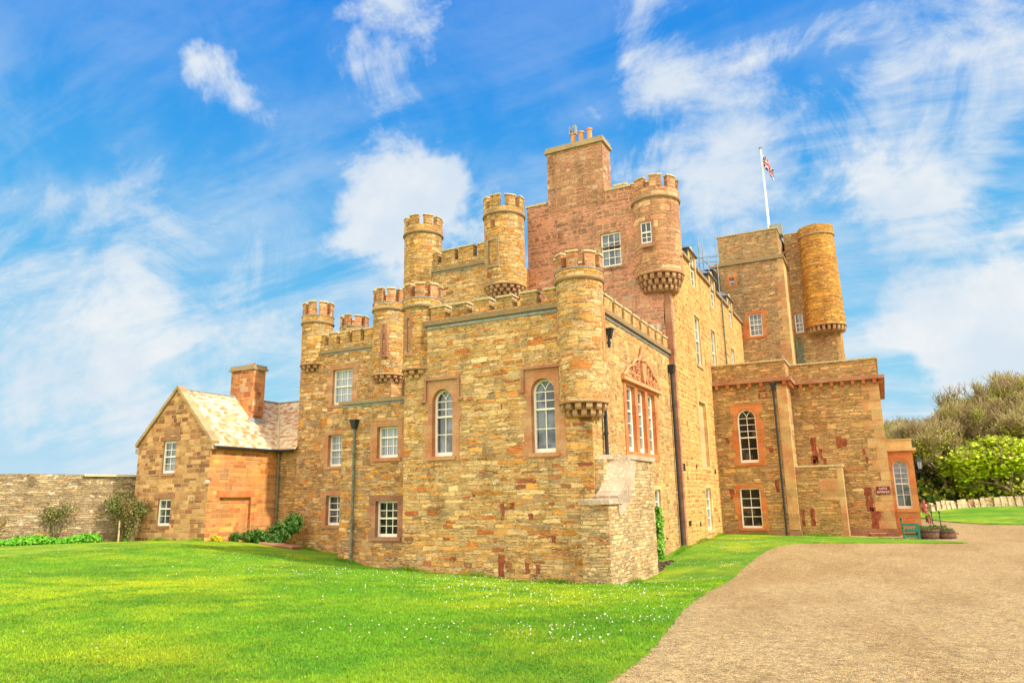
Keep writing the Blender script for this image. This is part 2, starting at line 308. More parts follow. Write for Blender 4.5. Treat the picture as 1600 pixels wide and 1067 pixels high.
M['twig']=leafm('bare_twig',(.26,.18,.08),(.56,.43,.22),(.44,.42,.10))
def roofm():
    def f(g,b):
        uv=g.node('ShaderNodeTexCoord',out=2)
        X,Y,_=g.sep(g.vm('ADD',uv,g.vm('MULTIPLY',g.vm('SUBTRACT',g.noise(uv,6,2,out=1),(.5,.5,.5)),(.05,.03,0))))
        y=g.m('DIVIDE',Y,.15); row=g.m('FLOOR',y); fy=g.m('FRACT',y)
        r=g.node('ShaderNodeTexWhiteNoise',{'W':row},0,noise_dimensions='1D'); x=g.m('ADD',g.m('DIVIDE',X,.24),g.m('MULTIPLY',r,9.1)); col=g.m('FLOOR',x); fx=g.m('FRACT',x)
        cl=g.node('ShaderNodeTexWhiteNoise',{'Vector':g.comb(col,row,0)},None,noise_dimensions='3D'); a,bb,_=g.sep(cl.outputs[1])
        c=g.ramp(a,[(0,(.48,.20,.09)),(.5,(.58,.32,.15)),(1,(.64,.44,.24))])
        li=g.m('ADD',g.m('MULTIPLY',g.noise(uv,2.4,6,.7),.55),g.m('MULTIPLY',g.m('ADD',bb,g.noise(uv,14,4,.7)),.26))
        c=g.mix(g.sstep(li,.515,.575,0,.85),c,(.74,.64,.42))
        e=g.m('MAXIMUM',g.sstep(fy,.0,.16,1,0),g.sstep(fx,.0,.08,.8,0))
        c=g.mix(g.m('MULTIPLY',e,.65),c,(.16,.09,.05))
        g.set(b.inputs['Base Color'],c); bump(g,b,g.m('ADD',g.m('MULTIPLY',fy,-1),g.m('MULTIPLY',g.noise(uv,20,3),.4)),.9,.03)
    return f
M['roof']=mat('lichened_stone_tiles',roofm())
# ------------------------------------------------------------------ mesh helpers
class MB:
    def __init__(s): s.v=[]; s.f=[]; s.uv=[]
    def face(s,pts,uv=None):
        i=len(s.v); s.v+= [tuple(p) for p in pts]; s.f.append(tuple(range(i,i+len(pts))))
        if uv is None:
            a=Vector(pts[1])-Vector(pts[0]); n=a.cross(Vector(pts[2])-Vector(pts[0]))
            if n.length<1e-9 and len(pts)>3: n=a.cross(Vector(pts[3])-Vector(pts[0]))
            n=(abs(n.x),abs(n.y),abs(n.z)); L=math.sqrt(sum(q*q for q in n)) or 1
            if n[2]/L>.8: uv=[(p[0],p[1]) for p in pts]
            elif n[1]>n[0]: uv=[(p[0],p[2]) for p in pts]
            else: uv=[(p[1]+3.7,p[2]) for p in pts]
        s.uv+=list(uv)
    def box(s,x0,x1,y0,y1,z0,z1):
        c=[(x0,y0,z0),(x1,y0,z0),(x1,y1,z0),(x0,y1,z0),(x0,y0,z1),(x1,y0,z1),(x1,y1,z1),(x0,y1,z1)]
        for q in ((0,3,2,1),(4,5,6,7),(0,1,5,4),(1,2,6,5),(2,3,7,6),(3,0,4,7)): s.face([c[k] for k in q])
    def hexa(s,c):
        for q in ((0,3,2,1),(4,5,6,7),(0,1,5,4),(1,2,6,5),(2,3,7,6),(3,0,4,7)): s.face([c[k] for k in q])
    def tube(s,p0,p1,r0,r1=None,n=8,cap=True):
        p0=Vector(p0);p1=Vector(p1); r1=r0 if r1 is None else r1
        d=(p1-p0).normalized(); a=d.orthogonal().normalized(); b=d.cross(a)
        A=[p0+(a*math.cos(t)+b*math.sin(t))*r0 for t in [2*PI*k/n for k in range(n)]]
        B=[p1+(a*math.cos(t)+b*math.sin(t))*r1 for t in [2*PI*k/n for k in range(n)]]
        for k in range(n): s.face([A[k],A[(k+1)%n],B[(k+1)%n],B[k]])
        if cap: s.face(A[::-1]); s.face(B)
    def path(s,pts,r,n=8):
        for a,b in zip(pts[:-1],pts[1:]): s.tube(a,b,r,n=n)
    def ring(s,c,prof,n=40,a0=0,a1=2*PI,caps=True):
        """lathe of closed profile [(r,z)...] between angles"""
        full=abs(a1-a0-2*PI)<1e-6; k=len(prof)
        T=[a0+(a1-a0)*i/n for i in range(n+1)]
        def P(t,q): return (c[0]+q[0]*math.cos(t),c[1]+q[0]*math.sin(t),q[1])
        for i in range(n):
            for j in range(k):
                q0,q1=prof[j],prof[(j+1)%k]; r=(q0[0]+q1[0])/2
                horiz=abs(q0[1]-q1[1])<.3*abs(q0[0]-q1[0])
                uv=[(T[i]*r,q0[1]),(T[i+1]*r,q0[1]),(T[i+1]*r,q1[1]),(T[i]*r,q1[1])] if not horiz else [(T[i]*r,q0[0]),(T[i+1]*r,q0[0]),(T[i+1]*r,q1[0]),(T[i]*r,q1[0])]
                if q0[0]<1e-4 and q1[0]<1e-4: continue
                s.face([P(T[i],q0),P(T[i+1],q0),P(T[i+1],q1),P(T[i],q1)],uv)
        if not full and caps:
            s.face([P(a0,q) for q in prof][::-1]); s.face([P(a1,q) for q in prof])
    def build(s,name,m,parent=None,smooth=False,flip=False):
        me=bpy.data.meshes.new(name); me.from_pydata(s.v,[],s.f)
        ul=me.uv_layers.new(name='UVMap'); ul.data.foreach_set('uv',np.array(s.uv,dtype=np.float32).ravel())
        me.materials.append(m if not isinstance(m,str) else M[m])
        if smooth: me.polygons.foreach_set('use_smooth',[True]*len(me.polygons))
        me.update(); o=bpy.data.objects.new(name,me); COL.objects.link(o)
        if parent: link(o,parent)
        return o
def wpos(o):
    p=Vector((0,0,0))
    while o is not None: p+=o.location; o=o.parent
    return p
def link(o,parent):
    """parent keeps world geometry: things are empties with a pure translation"""
    o.parent=parent
    o.location=-wpos(parent)
def thing(name,label,cat,loc=(0,0,0),group=None):
    o=bpy.data.objects.new(name,None); COL.objects.link(o); o.location=loc; o.empty_display_size=.3
    tag(o,label,cat,group); return o
def tag(o,label=None,cat=None,group=None,kind=None):
    if label:o['label']=label
    if cat:o['category']=cat
    if group:o['group']=group
    if kind:o['kind']=kind
    return o
def copy_tree(o,parent=None):
    c=o.copy(); COL.objects.link(c)
    if parent: c.parent=parent
    for ch in [x for x in bpy.data.objects if x.parent==o]: copy_tree(ch,c)
    return c
# planes: 'F' faces the camera side (normal -y) at y=k, 'R' faces right (normal +x) at x=k
def PL(kind,k):
    if kind=='F': return lambda a,z,d=0:(a,k+d,z)
    return lambda a,z,d=0:(k-d,a,z)
def polyface(mb,pl,outer,holes=(),d=0):
    loops=[[Vector((a,z,0)) for a,z in outer]]+[[Vector((a,z,0)) for a,z in h] for h in holes]
    flat=[p for l in loops for p in l]
    for t in tessellate_polygon(loops):
        p=[flat[i] for i in t]
        if (p[1]-p[0]).cross(p[2]-p[0]).z<0: p=p[::-1]
        mb.face([pl(q.x,q.y,d) for q in p],[(q.x if pl(0,0,1)[1]!=pl(0,0,0)[1] else q.x+3.7,q.y) for q in p])
def rim(mb,pl,loop,d0,d1,inward=False):
    n=len(loop); acc=0
    for i in range(n):
        a,b=loop[i],loop[(i+1)%n]; L=math.hypot(b[0]-a[0],b[1]-a[1])
        q=[pl(*a,d0),pl(*b,d0),pl(*b,d1),pl(*a,d1)]
        uv=[(d0,acc),(d0,acc+L),(d1,acc+L),(d1,acc)]; acc+=L
        mb.face(q if inward else q[::-1],uv)
def ploop(mb,pl,outer,holes,d0,d1):
    """extruded plate with holes from depth d0 (front) to d1"""
    polyface(mb,pl,outer,holes,d0); rim(mb,pl,outer,d0,d1)
    for h in holes: rim(mb,pl,h,d0,d1,True)
def pbox(mb,pl,a0,a1,z0,z1,d0,d1):
    A=[pl(a,z,d) for d in (d1,d0) for a,z in ((a0,z0),(a1,z0),(a1,z1),(a0,z1))]
    for q in ((4,5,6,7),(0,3,2,1),(0,1,5,4),(1,2,6,5),(2,3,7,6),(3,0,4,7)): mb.face([A[k] for k in q])
def rect(a0,a1,z0,z1): return [(a0,z0),(a1,z0),(a1,z1),(a0,z1)]
def archloop(a0,a1,z0,z1,n=14,rise=None):
    r=(a1-a0)/2; c=(a0+a1)/2; rz=rise or r; zs=z1-rz
    return [(a0,z0),(a1,z0)]+[(c+r*math.cos(t),zs+rz*math.sin(t)) for t in [PI*k/n for k in range(n+1)]]
def inset(loop,t,a0,a1,z0,z1,arch):
    return archloop(a0+t,a1-t,z0+t,z1-t) if arch else rect(a0+t,a1-t,z0+t,z1-t)
def thick(mb,pl,pts,w,d0,d1):
    """bar following a polyline in a plane"""
    for (a,z),(b,y) in zip(pts[:-1],pts[1:]):
        L=math.hypot(b-a,y-z) or 1; nx,nz=-(y-z)/L*w/2,(b-a)/L*w/2
        c=[(a+nx,z+nz),(a-nx,z-nz),(b-nx,y-nz),(b+nx,y+nz)]
        ploop(mb,pl,c[::-1] if False else c,[],d0,d1)
# ------------------------------------------------------------------ castle
castle=thing('castle','old yellow and pink stone castle with round battlemented turrets, tall chimney and square tower','castle',(-7.8,20.8,-.7))
HO={}   # holes per wall plane
def window(key,pl,a0,a1,z0,z1,arch=False,cols=2,rows=4,meet=.5,depth=.22,sur=.2,surm='red',sill=True,parent=None,quoined=True,top=None,fr=.07,proud=.012,glass='glass',label=None,hood=False,bot=None,hole=True):
    parent=parent or castle; top=sur if top is None else top; bot=.18 if bot is None else bot
    lp=archloop(a0,a1,z0,z1) if arch else rect(a0,a1,z0,z1)
    if hole: HO.setdefault(key,[]).append(lp)
    D=depth
    # frame (the part)
    f=MB(); inn=inset(lp,fr,a0,a1,z0,z1,arch)
    if not arch: inn=rect(a0+fr,a1-fr,z0+fr*1.6,z1-fr)
    else: inn=archloop(a0+fr,a1-fr,z0+fr*2,z1-fr)
    ploop(f,pl,lp,[inn],D-.05,D+.05)
    ia0,ia1=a0+fr,a1-fr; iz0,iz1=inn[0][1],z1-fr; zs=z1-(a1-a0)/2 if arch else iz1
    bw=.028
    zm=iz0+(iz1-iz0)*meet
    pbox(f,pl,ia0,ia1,zm-.03,zm+.03,D-.065,D+.03)
    for k in range(1,cols):
        a=ia0+(ia1-ia0)*k/cols; pbox(f,pl,a-bw/2,a+bw/2,iz0,(zs if arch else iz1),D-.02,D+.03)
    lo=int(round(rows*meet)); 
    for k in range(1,lo):
        z=iz0+(zm-iz0)*k/lo; pbox(f,pl,ia0,ia1,z-bw/2,z+bw/2,D-.022,D+.03)
    up=rows-lo; ztop=zs if arch else iz1
    for k in range(1,up+(1 if arch else 0)):
        z=zm+(ztop-zm)*k/up; pbox(f,pl,ia0,ia1,z-bw/2,z+bw/2,D-.022,D+.03)
    if arch:
        r=(ia1-ia0)/2; c=(ia0+ia1)/2
        for sgn in (-1,1):   # interlacing tracery
            cx=c+sgn*r; pts=[(cx-sgn*r*math.cos(t),zs+r*math.sin(t)) for t in [PI/3*k/6 for k in range(7)]]
            thick(f,pl,pts,bw,D-.02,D+.03)
    w=f.build('window','white',parent)
    if label: w['label']=label
    # pane
    p=MB(); polyface(p,pl,inn,[],D+.01); p.build('pane',glass,w)
    if sur:
        s=MB(); rr=random.Random(int(abs(a0*77+z0*31)))
        L=[];Rr=[]
        nb=max(2,int((z1-z0)/.42)); 
        for k in range(nb+1):
            za=z0-bot+(z1+top-z0+bot)*k/(nb+1); zb=z0-bot+(z1+top-z0+bot)*(k+1)/(nb+1)
            e=(rr.choice((0,.10,.18)) if quoined else 0); e2=(rr.choice((0,.10,.18)) if quoined else 0)
            L+=[(a0-sur-e,za),(a0-sur-e,zb)]; Rr+=[(a1+sur+e2,za),(a1+sur+e2,zb)]
        out=[L[0]]+Rr+L[::-1][:-1]
        # drop duplicate points
        o2=[]
        for q in out:
            if not o2 or math.hypot(q[0]-o2[-1][0],q[1]-o2[-1][1])>1e-5:o2.append(q)
        ploop(s,pl,o2,[lp],-proud,.03); rim(s,pl,lp,.03,D+.03,True)
        s.build('surround',surm,w)
        if hole: HO[key][-1]=[(a+( -.008 if a<(a0+a1)/2 else .008),z+(-.008 if z<(z0+z1)/2 else .008)) for a,z in lp]
    elif hole:
        s=MB(); rim(s,pl,lp,0,D+.03,True); s.build('reveal',surm,w)
    if sill:
        s=MB(); pbox(s,pl,a0-sur*.8,a1+sur*.8,z0-.13,z0-.002,-.06,D-.052); s.build('sill',surm,w)
    if hood:
        s=MB(); zt=z1+top; x0,x1=a0-sur-.1,a1+sur+.1; zl=z1-.35
        pbox(s,pl,x0-.04,x1+.04,zt,zt+.09,-.11,.02); pbox(s,pl,x0-.04,x0+.05,zl,zt-.002,-.09,.02); pbox(s,pl,x1-.05,x1+.04,zl,zt-.002,-.09,.02)
        pbox(s,pl,x0-.16,x0+.05,zl-.08,zl-.002,-.09,.02); pbox(s,pl,x1-.05,x1+.16,zl-.08,zl-.002,-.09,.02)
        s.build('hood_mould','brownred',w)
    return w
VF,UF=20.79,-7.83      # front wing planes
VM,UM=30.6,-7.6        # main block
VA,VB=38.5,40.5        # annex
VT=49.9
F=lambda k:PL('F',k)
R=lambda k:PL('R',k)
# --- windows, castle
window('FF',F(VF),-13.69,-12.87,3.17,5.47,True,2,4,.58,.25,.17,'red',hood=True,top=.32,label='tall arched window with the rectangular hood, left of the pair in the front wall')
window('FF',F(VF),-9.89,-9.07,3.13,5.50,True,2,4,.58,.25,.17,'red',hood=True,top=.32,label='tall arched window beside the round corner turret in the front wall')
window('LT',F(22.0),-16.97,-16.0,3.3,4.47,False,3,3,.66,.22,.2,'red',glass='glass2')
window('LT',F(22.0),-16.97,-15.97,.43,1.72,False,3,4,.5,.22,.2,'brownred',glass='glassd')
window('LB',F(26.95),-23.569,-22.344,6.307,8.032,False,3,4,.5,.2,.2,'red',glass='glass2')
window('LB',F(26.95),-23.716,-22.687,3.367,4.857,False,2,4,.5,.25,.2,'red',glass='glass2')
window('LB',F(26.95),-23.716,-22.687,0.643,2.015,False,2,4,.5,.25,.2,'red')
window('PF',F(VM-.012),-10.72,-9.74,12.2,13.88,False,3,4,.48,.14,.16,'chim',quoined=True)
window('AF',F(VA),-6.5,-5.57,3.3,6.03,True,2,5,.45,.2,.2,'redder',top=.25,glass='glassd')
window('AF',F(VA),-6.68,-5.66,.06,2.03,False,2,4,.5,.2,.17,'redder',glass='glassd')
window('TF',F(VT),-7.10,-6.23,12.2,13.77,False,3,4,.5,.2,.2,'redder')
window('TF',F(VT),-8.15,-7.82,15.98,16.52,False,1,1,.5,.2,.16,'redder',sill=False,fr=.03)
window('TR',F(53.0),-4.42,-3.88,12.75,14.12,False,2,3,.5,.15,.14,'brownred')
# main side wall
window('MS',R(UM),35.15,36.3,8.05,10.57,False,2,4,.5,.13,.16,'quoin')
window('MS',R(UM),39.05,40.15,8.05,10.62,False,2,4,.5,.13,.16,'quoin')
window('MS',R(UM),44.95,46.05,8.8,10.62,False,2,4,.5,.13,.16,'quoin')
window('MS',R(UM),34.95,36.0,.1,2.05,False,2,4,.5,.13,.16,'quoin')
for v in (35.1,39.95,45.3): HO.setdefault('MS',[]).append([(v-.006,12.11),(v+1.106,12.11),(v+1.106,13.19),(v-.006,13.19)])
HO['MS'].append(rect(34.77,36.29,3.04,6.18))
# side of front wing: three light mullioned window and a small one
for k,(a,b) in enumerate(((24.25,25.2),(25.55,26.5),(26.85,27.8))): pass
MUL=rect(23.97,28.1,3.05,5.8)
HO.setdefault('FS',[]).append(MUL)
window('FS',R(UF),27.16,27.95,.2,1.97,False,2,4,.5,.13,.16,'quoin')
def mullions():
    s=MB(); pl=R(UF); hs=[rect(a,b,3.28,5.62) for a,b in ((24.27,25.25),(25.58,26.53),(26.86,27.82))]
    ploop(s,pl,MUL,hs,-.03,.45)
    o=s.build('mullioned_surround','redder',castle); o['label']='red stone frame of the three light window under the carved pediment'
    for a,b in ((24.27,25.25),(25.58,26.53),(26.86,27.82)):
        window('FS',pl,a,b,3.28,5.62,False,2,5,.62,.17,0,'redder',sill=False,fr=.10,hole=False)
mullions()
# --- masonry blocks
def block(m,u0,u1,v0,v1,z0,z1,fh=(),rh=(),name='wall',label=None,parent=None,top='lead',shape=None):
    b=MB(); polyface(b,F(v0),shape or rect(u0,u1,z0,z1),[HO_in(h) for h in fh])
    o1=b.build(name,m,parent or castle)
    if label:o1['label']=label
    return o1
def HO_in(h): return h
def wallblock(mf,mr,u0,u1,v0,v1,z0,z1,fk=None,rk=None,label=None,parent=None):
    """front and right faces with openings plus plain left, back and top"""
    b=MB(); me_faces=[]
    polyface(b,F(v0),rect(u0,u1,z0,z1),HO.get(fk,[])); nf=len(b.f)
    polyface(b,R(u1),rect(v0,v1,z0,z1),HO.get(rk,[])); nr=len(b.f)
    b.face([(u0,v1,z0),(u0,v0,z0),(u0,v0,z1),(u0,v1,z1)]); b.face([(u1,v1,z0),(u0,v1,z0),(u0,v1,z1),(u1,v1,z1)])
    b.face([(u0,v0,z1),(u1,v0,z1),(u1,v1,z1),(u0,v1,z1)])
    o=b.build('wall',mf,parent or castle); o.data.materials.append(M[mr]); o.data.materials.append(M['lead'])
    for i,p in enumerate(o.data.polygons): p.material_index=0 if i<nf else (1 if i<nr else (2 if i==nr+2 else 0))
    if label:o['label']=label
    return o
HO['PF_']=[rect(-10.98,-9.48,12.0,13.17)]
wallblock('front','sidefront',-14.87,UF,VF,VM+.3,-1.6,7.78,'FF','FS','yellow rubble walls of the low front wing')
wallblock('left','left',-18.68,-14.9,22.0,28.0,-1.6,5.42,'LT',None,'brown rubble wall of the lean-to between the two wings')
wallblock('left','left',-25.696,-20.041,26.95,34.0,-1.6,8.953,'LB',None,'brown rubble wall of the left battlemented wing')
wallblock('front','side',-20.3,-14.54,28.6,33.5,-1.6,12.75,None,None,'yellow rubble wall of the upper battlemented wing')
b0=wallblock('pink','side',-14.5,UM,VM,VT+.2,-1.6,13.2,'PF_','MS','golden pointed side wall of the main block')
wp=MB(); polyface(wp,F(VM-.012),rect(-14.54,UM-.28,6.5,15.98),HO.get('PF',[])); 
for q in (((-14.54,VM-.012,6.5),(-14.54,31.6,6.5),(-14.54,31.6,15.98),(-14.54,VM-.012,15.98)),((UM-.28,31.6,13.2),(UM-.28,VM,13.2),(UM-.28,VM,15.98),(UM-.28,31.6,15.98)),
          ((-14.54,VM-.012,15.98),(UM-.28,VM-.012,15.98),(UM-.28,31.6,15.98),(-14.54,31.6,15.98)),((UM-.28,31.6,13),(-14.54,31.6,13),(-14.54,31.6,15.98),(UM-.28,31.6,15.98))): wp.face(q)
o=wp.build('gable_wall','pink',castle); o['label']='pink pointed rubble wall below the tall chimney'
wallblock('annex','annex',-7.65,-3.95,VA,VT,-1.6,7.35,'AF',None,'front bay of the low right annex')
wallblock('annex','annex',-3.96,.24,VB,VT+.3,-1.6,7.35,None,None,'recessed right part of the low annex')
wallblock('tower','quoin',-9.0,-4.55,VT,56,5,17.6,'TF',None,'grey rubble wall of the square flag tower')
wallblock('tower','tower',-8.75,-4.75,VT+.1,56.2,17.6,19.62,None,None,'plain parapet wall on top of the square tower')
wallblock('tower','orange',-4.6,-1.62,53.0,58,5,20.05,'TR',None,'recessed tower wall beside the round stair turret')
# strings, cornices, copings
def course(pts,z0,z1,proud,m='string',name='cornice',back=.05):
    """course along a polyline of (u,v) plane corners, front side is to the right-hand normal"""
    s=MB()
    for (a,b) in pts:
        (x0,y0),(x1,y1)=a,b
        s.box(min(x0,x1)-(proud if y0==y1 else proud),max(x0,x1)+proud,min(y0,y1)-proud,max(y0,y1)+back,z0,z1) if y0==y1 else s.box(x0-back,x0+proud,min(y0,y1)-proud+.003,max(y0,y1),z0+.003,z1-.003)
    return s.build(name,m,castle)
course([((-13.9,VF),(UF-.02,VF)),((UF,VF),(UF,VM-.02))],7.76,7.93,.12)
s=MB(); s.box(-13.9,UF+.03,VF-.035,VF+.1,7.64,7.75); s.box(UF-.1,UF+.035,VF+.12,VM-.02,7.64,7.745); s.build('lead_flashing','lead',castle)
course([((-18.72,22.0),(-15.0,22.0))],5.42,5.56,.10)
course([((-25.0,26.95),(-20.2,26.95))],8.914,9.051,.1)
course([((-19.5,28.6),(-14.7,28.6))],12.72,12.88,.1)
for q in ((-18.66,-15.0,21.975,22.1,5.33,5.415),(-24.9,-20.2,26.92,27.05,8.83,8.905),(-19.4,-14.8,28.57,28.7,12.64,12.715)):
    s=MB(); s.box(*q); s.build('lead_flashing','lead',castle)
for a,b in ((31.5,34.8),(36.5,39.66),(41.34,45.0),(46.7,49.85)): course([((UM,a),(UM,b))],13.16,13.32,.12,'string','eaves_course')
s=MB(); s.box(-14.6,-13.45,VM-.06,31.7,15.98,16.1); s.build('coping','cap',castle); s=MB(); s.box(-10.35,UM-.5,VM-.06,31.7,15.98,16.1); s.box(-9.95,-9.3,VM-.08,31.0,16.1,16.22); s.build('coping','cap',castle)
# chimney of the main block
def chimney(u0,u1,v0,v1,z0,z1,cap,m,pots,parent):
    s=MB(); s.box(u0,u1,v0,v1,z0,z1); c=s.build('chimney',m,parent)
    s=MB(); s.box(u0-.1,u1+.1,v0-.1,v1+.1,z1,z1+cap*.4); s.box(u0-.05,u1+.05,v0-.05,v1+.05,z1+cap*.4,z1+cap); s.build('chimney_cap','copb',c)
    for (pu,pv,h,r) in pots:
        p=MB(); p.tube((pu,pv,z1+cap),(pu,pv,z1+cap+h),r*1.08,r*.9,14); p.ring((pu,pv),[(r*.9,z1+cap+h-.1),(r*1.22,z1+cap+h-.08),(r*1.22,z1+cap+h),(r*.9,z1+cap+h)],14); p.build('chimney_pot','terra',c,True)
    return c
ch=chimney(-13.36,-10.42,VM-.03,31.7,15.5,18.62,.3,'chim',[(-12.15,31.25,.85,.13),(-11.72,31.25,.85,.13),(-11.28,31.25,.9,.13)],castle)
s=MB(); s.box(-12.32,-12.26,31.1,31.4,19.7,20.15); s.box(-12.04,-11.98,31.1,31.4,19.7,20.2); s.tube((-12.15,31.25,19.7),(-12.15,31.25,20.25),.02,n=6); s.build('chimney_cowl','lead',ch)
# parapets with merlons
def battlement(pts,kind,k,zb,zg,zt,th,capm='cap',m='turret',label=None):
    s=MB(); c=MB(); pl=PL(kind,k)
    a0=min(p[0] for p in pts); a1=max(p[1] for p in pts)
    pbox(s,pl,a0,a1,zb,zg,.02,th)
    for i,(a,b) in enumerate(pts):
        j=random.uniform(-.02,.02)
        pbox(s,pl,a,b,zg,zt-.07+j,.022,th-.002); pbox(c,pl,a-.035,b+.035,zt-.07+j,zt+j,-.02,th+.03)
    o=s.build('parapet',m,castle); 
    if label:o['label']=label
    c.build('merlon_cap',capm,o); return o
battlement([(-13.8+.895*i,-13.8+.895*i+.6) for i in range(6)],'F',VF,7.93,8.03,8.5,.4,m='turret')
battlement([(21.7,22.3)]+[(22.5+1.06*i,22.5+1.06*i+.78) for i in range(8)],'R',UF,7.93,8.05,8.54,.35,m='sidefront')
battlement([(-19.33,-18.6),(-18.35,-17.6),(-17.4,-16.55),(-16.3,-15.7)],'F',28.6,12.88,13.2,13.83,.4)
battlement([(-24.7+.745*i,-24.7+.745*i+.51) for i in range(6)],'F',26.95,9.051,9.345,9.953,.38)
battlement([(27.8+.9*i,27.8+.9*i+.6) for i in range(6)],'R',-20.041,9.051,9.345,9.953,.38)
# round turrets
def turret(c,r,zb,zc,zs,zd,zm,m='turret',mr='turret',n=8,ph=0.0,label=None,mm='merl',r1=None,tiers=3,gap=.36,lead=True,spur=True):
    r1=r1 or r
    s=MB(); s.ring(c,[(0,zb),(r1,zb),(r,zs),(0,zs)],44); t=s.build('turret',m,castle)
    if label:t['label']=label
    s=MB(); s.ring(c,[(r*.8,zs-.02),(r+.055,zs-.01),(r+.085,zs+.05),(r+.055,zs+.11),(r*.8,zs+.12)],44); s.build('string_course','string',t)
    s=MB(); s.ring(c,[(0,zs+.11),(r+.03,zs+.11),(r+.03,zd),(0,zd)],44); s.build('drum',mr,t)
    if lead:
        s=MB(); s.ring(c,[(r-.25,zd-.005),(r+.055,zd-.005),(r+.055,zd+.03),(r-.25,zd+.03)],44); s.build('lead_flashing','lead',t)
    if zm>zd:
        s=MB(); k=MB()
        for i in range(n):
            a=ph+2*PI*i/n; w=2*PI/n*(1-gap)/2; zz=zm+random.uniform(-.03,.03)
            ri=max(.2,r-.24); s.ring(c,[(ri,zd+.03),(r+.015,zd+.03),(r+.015,zz-.07),(ri,zz-.07)],5,a-w,a+w)
            k.ring(c,[(ri-.03,zz-.07),(r+.055,zz-.07),(r+.05,zz-.01),(ri-.03,zz)],5,a-w-.03,a+w+.03)
        s.build('merlon',mm,t); k.build('merlon_cap','cap',t)
    if zc<zb:
        H=(zb-.07-zc)/tiers
        s=MB(); s.ring(c,[(r1*.7,zb-.09),(r1+.03,zb-.07),(r1+.045,zb-.02),(r1+.0,zb+.01),(r1*.7,zb+.01)],44); 
        s.build('corbel_moulding','corb',t)
        s=MB(); nb=int(2*PI*r1/.34)
        for q in range(tiers):
            z1=zb-.09-q*H; z0=z1-H; ro=r1*(1-.30*q/tiers*1.0)-.02; rin=r1*(1-.30*(q+1)/tiers)-.10
            s.ring(c,[(0,z0),(rin,z0),(rin,z1),(0,z1)],30)
            for i in range(nb):
                a=2*PI*(i+.5*(q%2))/nb; w=2*PI/nb*.27
                s.ring(c,[(rin-.05,z0+.01),(ro-.05,z0+.01),(ro,z0+H*.4),(ro,z1),(rin-.05,z1)],2,a-w,a+w)
        s.build('corbel','corb',t)
    return t
turret((-14.44,21.25),.70,6.3,5.92,8.50,8.84,9.43,label='round turret at the left corner of the low front wing',ph=-PI/2+.45,tiers=2)
turret((-8.16,21.0),.755,4.64,4.17,8.50,8.84,9.44,label='round turret at the right corner of the low front wing',ph=-PI/2+.10,m='front',tiers=2)
turret((-8.07,30.9),1.06,11.45,10.64,14.90,15.40,16.0,m='bigturret',mr='bigturret',mm='bigturret',label='large orange stone turret with a window at the corner of the main block',ph=-PI/2+.30,lead=False)
turret((-15.0,28.95),.97,11.48,10.93,14.90,15.22,15.87,mm='turret',label='round turret with a blocked opening beside the pink wall',ph=-PI/2+.02,lead=False)
turret((-19.71,29.0),.96,7,7,14.83,15.28,15.80,mm='turret',label='round turret at the left end of the upper wing',ph=-PI/2+.05,lead=False)
turret((-25.039,27.342),.765,8.463,8.061,10.541,10.933,11.677,label='round turret at the far left corner of the castle',ph=-PI/2+.3,tiers=2)
turret((-20.521,27.342),.765,7.542,7.16,10.619,10.972,11.726,label='round turret with an arrow slit on the right corner of the left wing',ph=-PI/2-.05,tiers=2)
turret((-26.5,32.0),.80,7,7,11.15,11.5,12.2,label='small round turret behind the left battlements',ph=-PI/2+.15)
tt=turret((-2.45,53.1),1.15,12.96,12.55,19.45,20.15,20.1,m='orange',mr='orange',label='tall orange stair turret without battlements on the flag tower',r1=1.28,tiers=1,lead=False,spur=False)
# spurs under turrets
def spur(u,v,z0,z1,r=.42,m='quoin'):
    s=MB(); a=(u+.02,v-.02,z1); 
    s.face([(u-r,v-.02,z0+.1),(u+.02,v-.02,z0-.15),a]); s.face([(u+.02,v-.02,z0-.15),(u+.02,v+r,z0+.1),a]); s.build('spur_stone',m,castle)
# small openings and niches on turrets
def niche(pl,a0,a1,z0,z1,d=0,m='brownred',m2='blind',w=.1):
    s=MB(); ploop(s,pl,rect(a0-w,a1+w,z0-w,z1+w),[rect(a0,a1,z0,z1)],d-.02,d+.3); o=s.build('niche',m,castle)
    s=MB(); polyface(s,pl,rect(a0,a1,z0,z1),[],d+.08); s.build('infill',m2,o)
niche(F(27.97),-15.35,-14.9,12.35,13.55,m='string')
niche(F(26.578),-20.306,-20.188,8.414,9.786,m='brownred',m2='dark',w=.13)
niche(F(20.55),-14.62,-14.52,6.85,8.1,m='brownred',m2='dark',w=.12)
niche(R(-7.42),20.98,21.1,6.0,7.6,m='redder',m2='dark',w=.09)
window('CW',F(29.73),-8.50,-8.02,12.73,13.7,False,2,3,.5,.06,.1,'brownred',sill=False,quoined=False,hole=False,fr=.035)
# blocked niche on main side wall and putlog holes
s=MB(); ploop(s,R(UM),rect(34.55,36.5,2.9,6.3),[rect(34.78,36.28,3.05,6.17)],-.012,.01); rim(s,R(UM),rect(34.78,36.28,3.05,6.17),.0,.2,True); o=s.build('blocked_window','quoin',castle); s=MB(); polyface(s,R(UM),rect(34.78,36.28,3.05,6.17),[],.14); s.build('infill','blind',o)
HOLE=rect(34.78,36.28,3.05,6.17)
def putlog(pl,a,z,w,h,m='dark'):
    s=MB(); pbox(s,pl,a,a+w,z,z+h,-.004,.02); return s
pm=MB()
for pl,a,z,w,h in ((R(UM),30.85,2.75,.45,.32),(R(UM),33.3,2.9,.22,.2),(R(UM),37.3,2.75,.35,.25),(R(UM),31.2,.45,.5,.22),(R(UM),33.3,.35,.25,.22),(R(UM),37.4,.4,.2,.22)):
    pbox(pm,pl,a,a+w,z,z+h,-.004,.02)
pm.build('putlog_hole','dark',castle); 
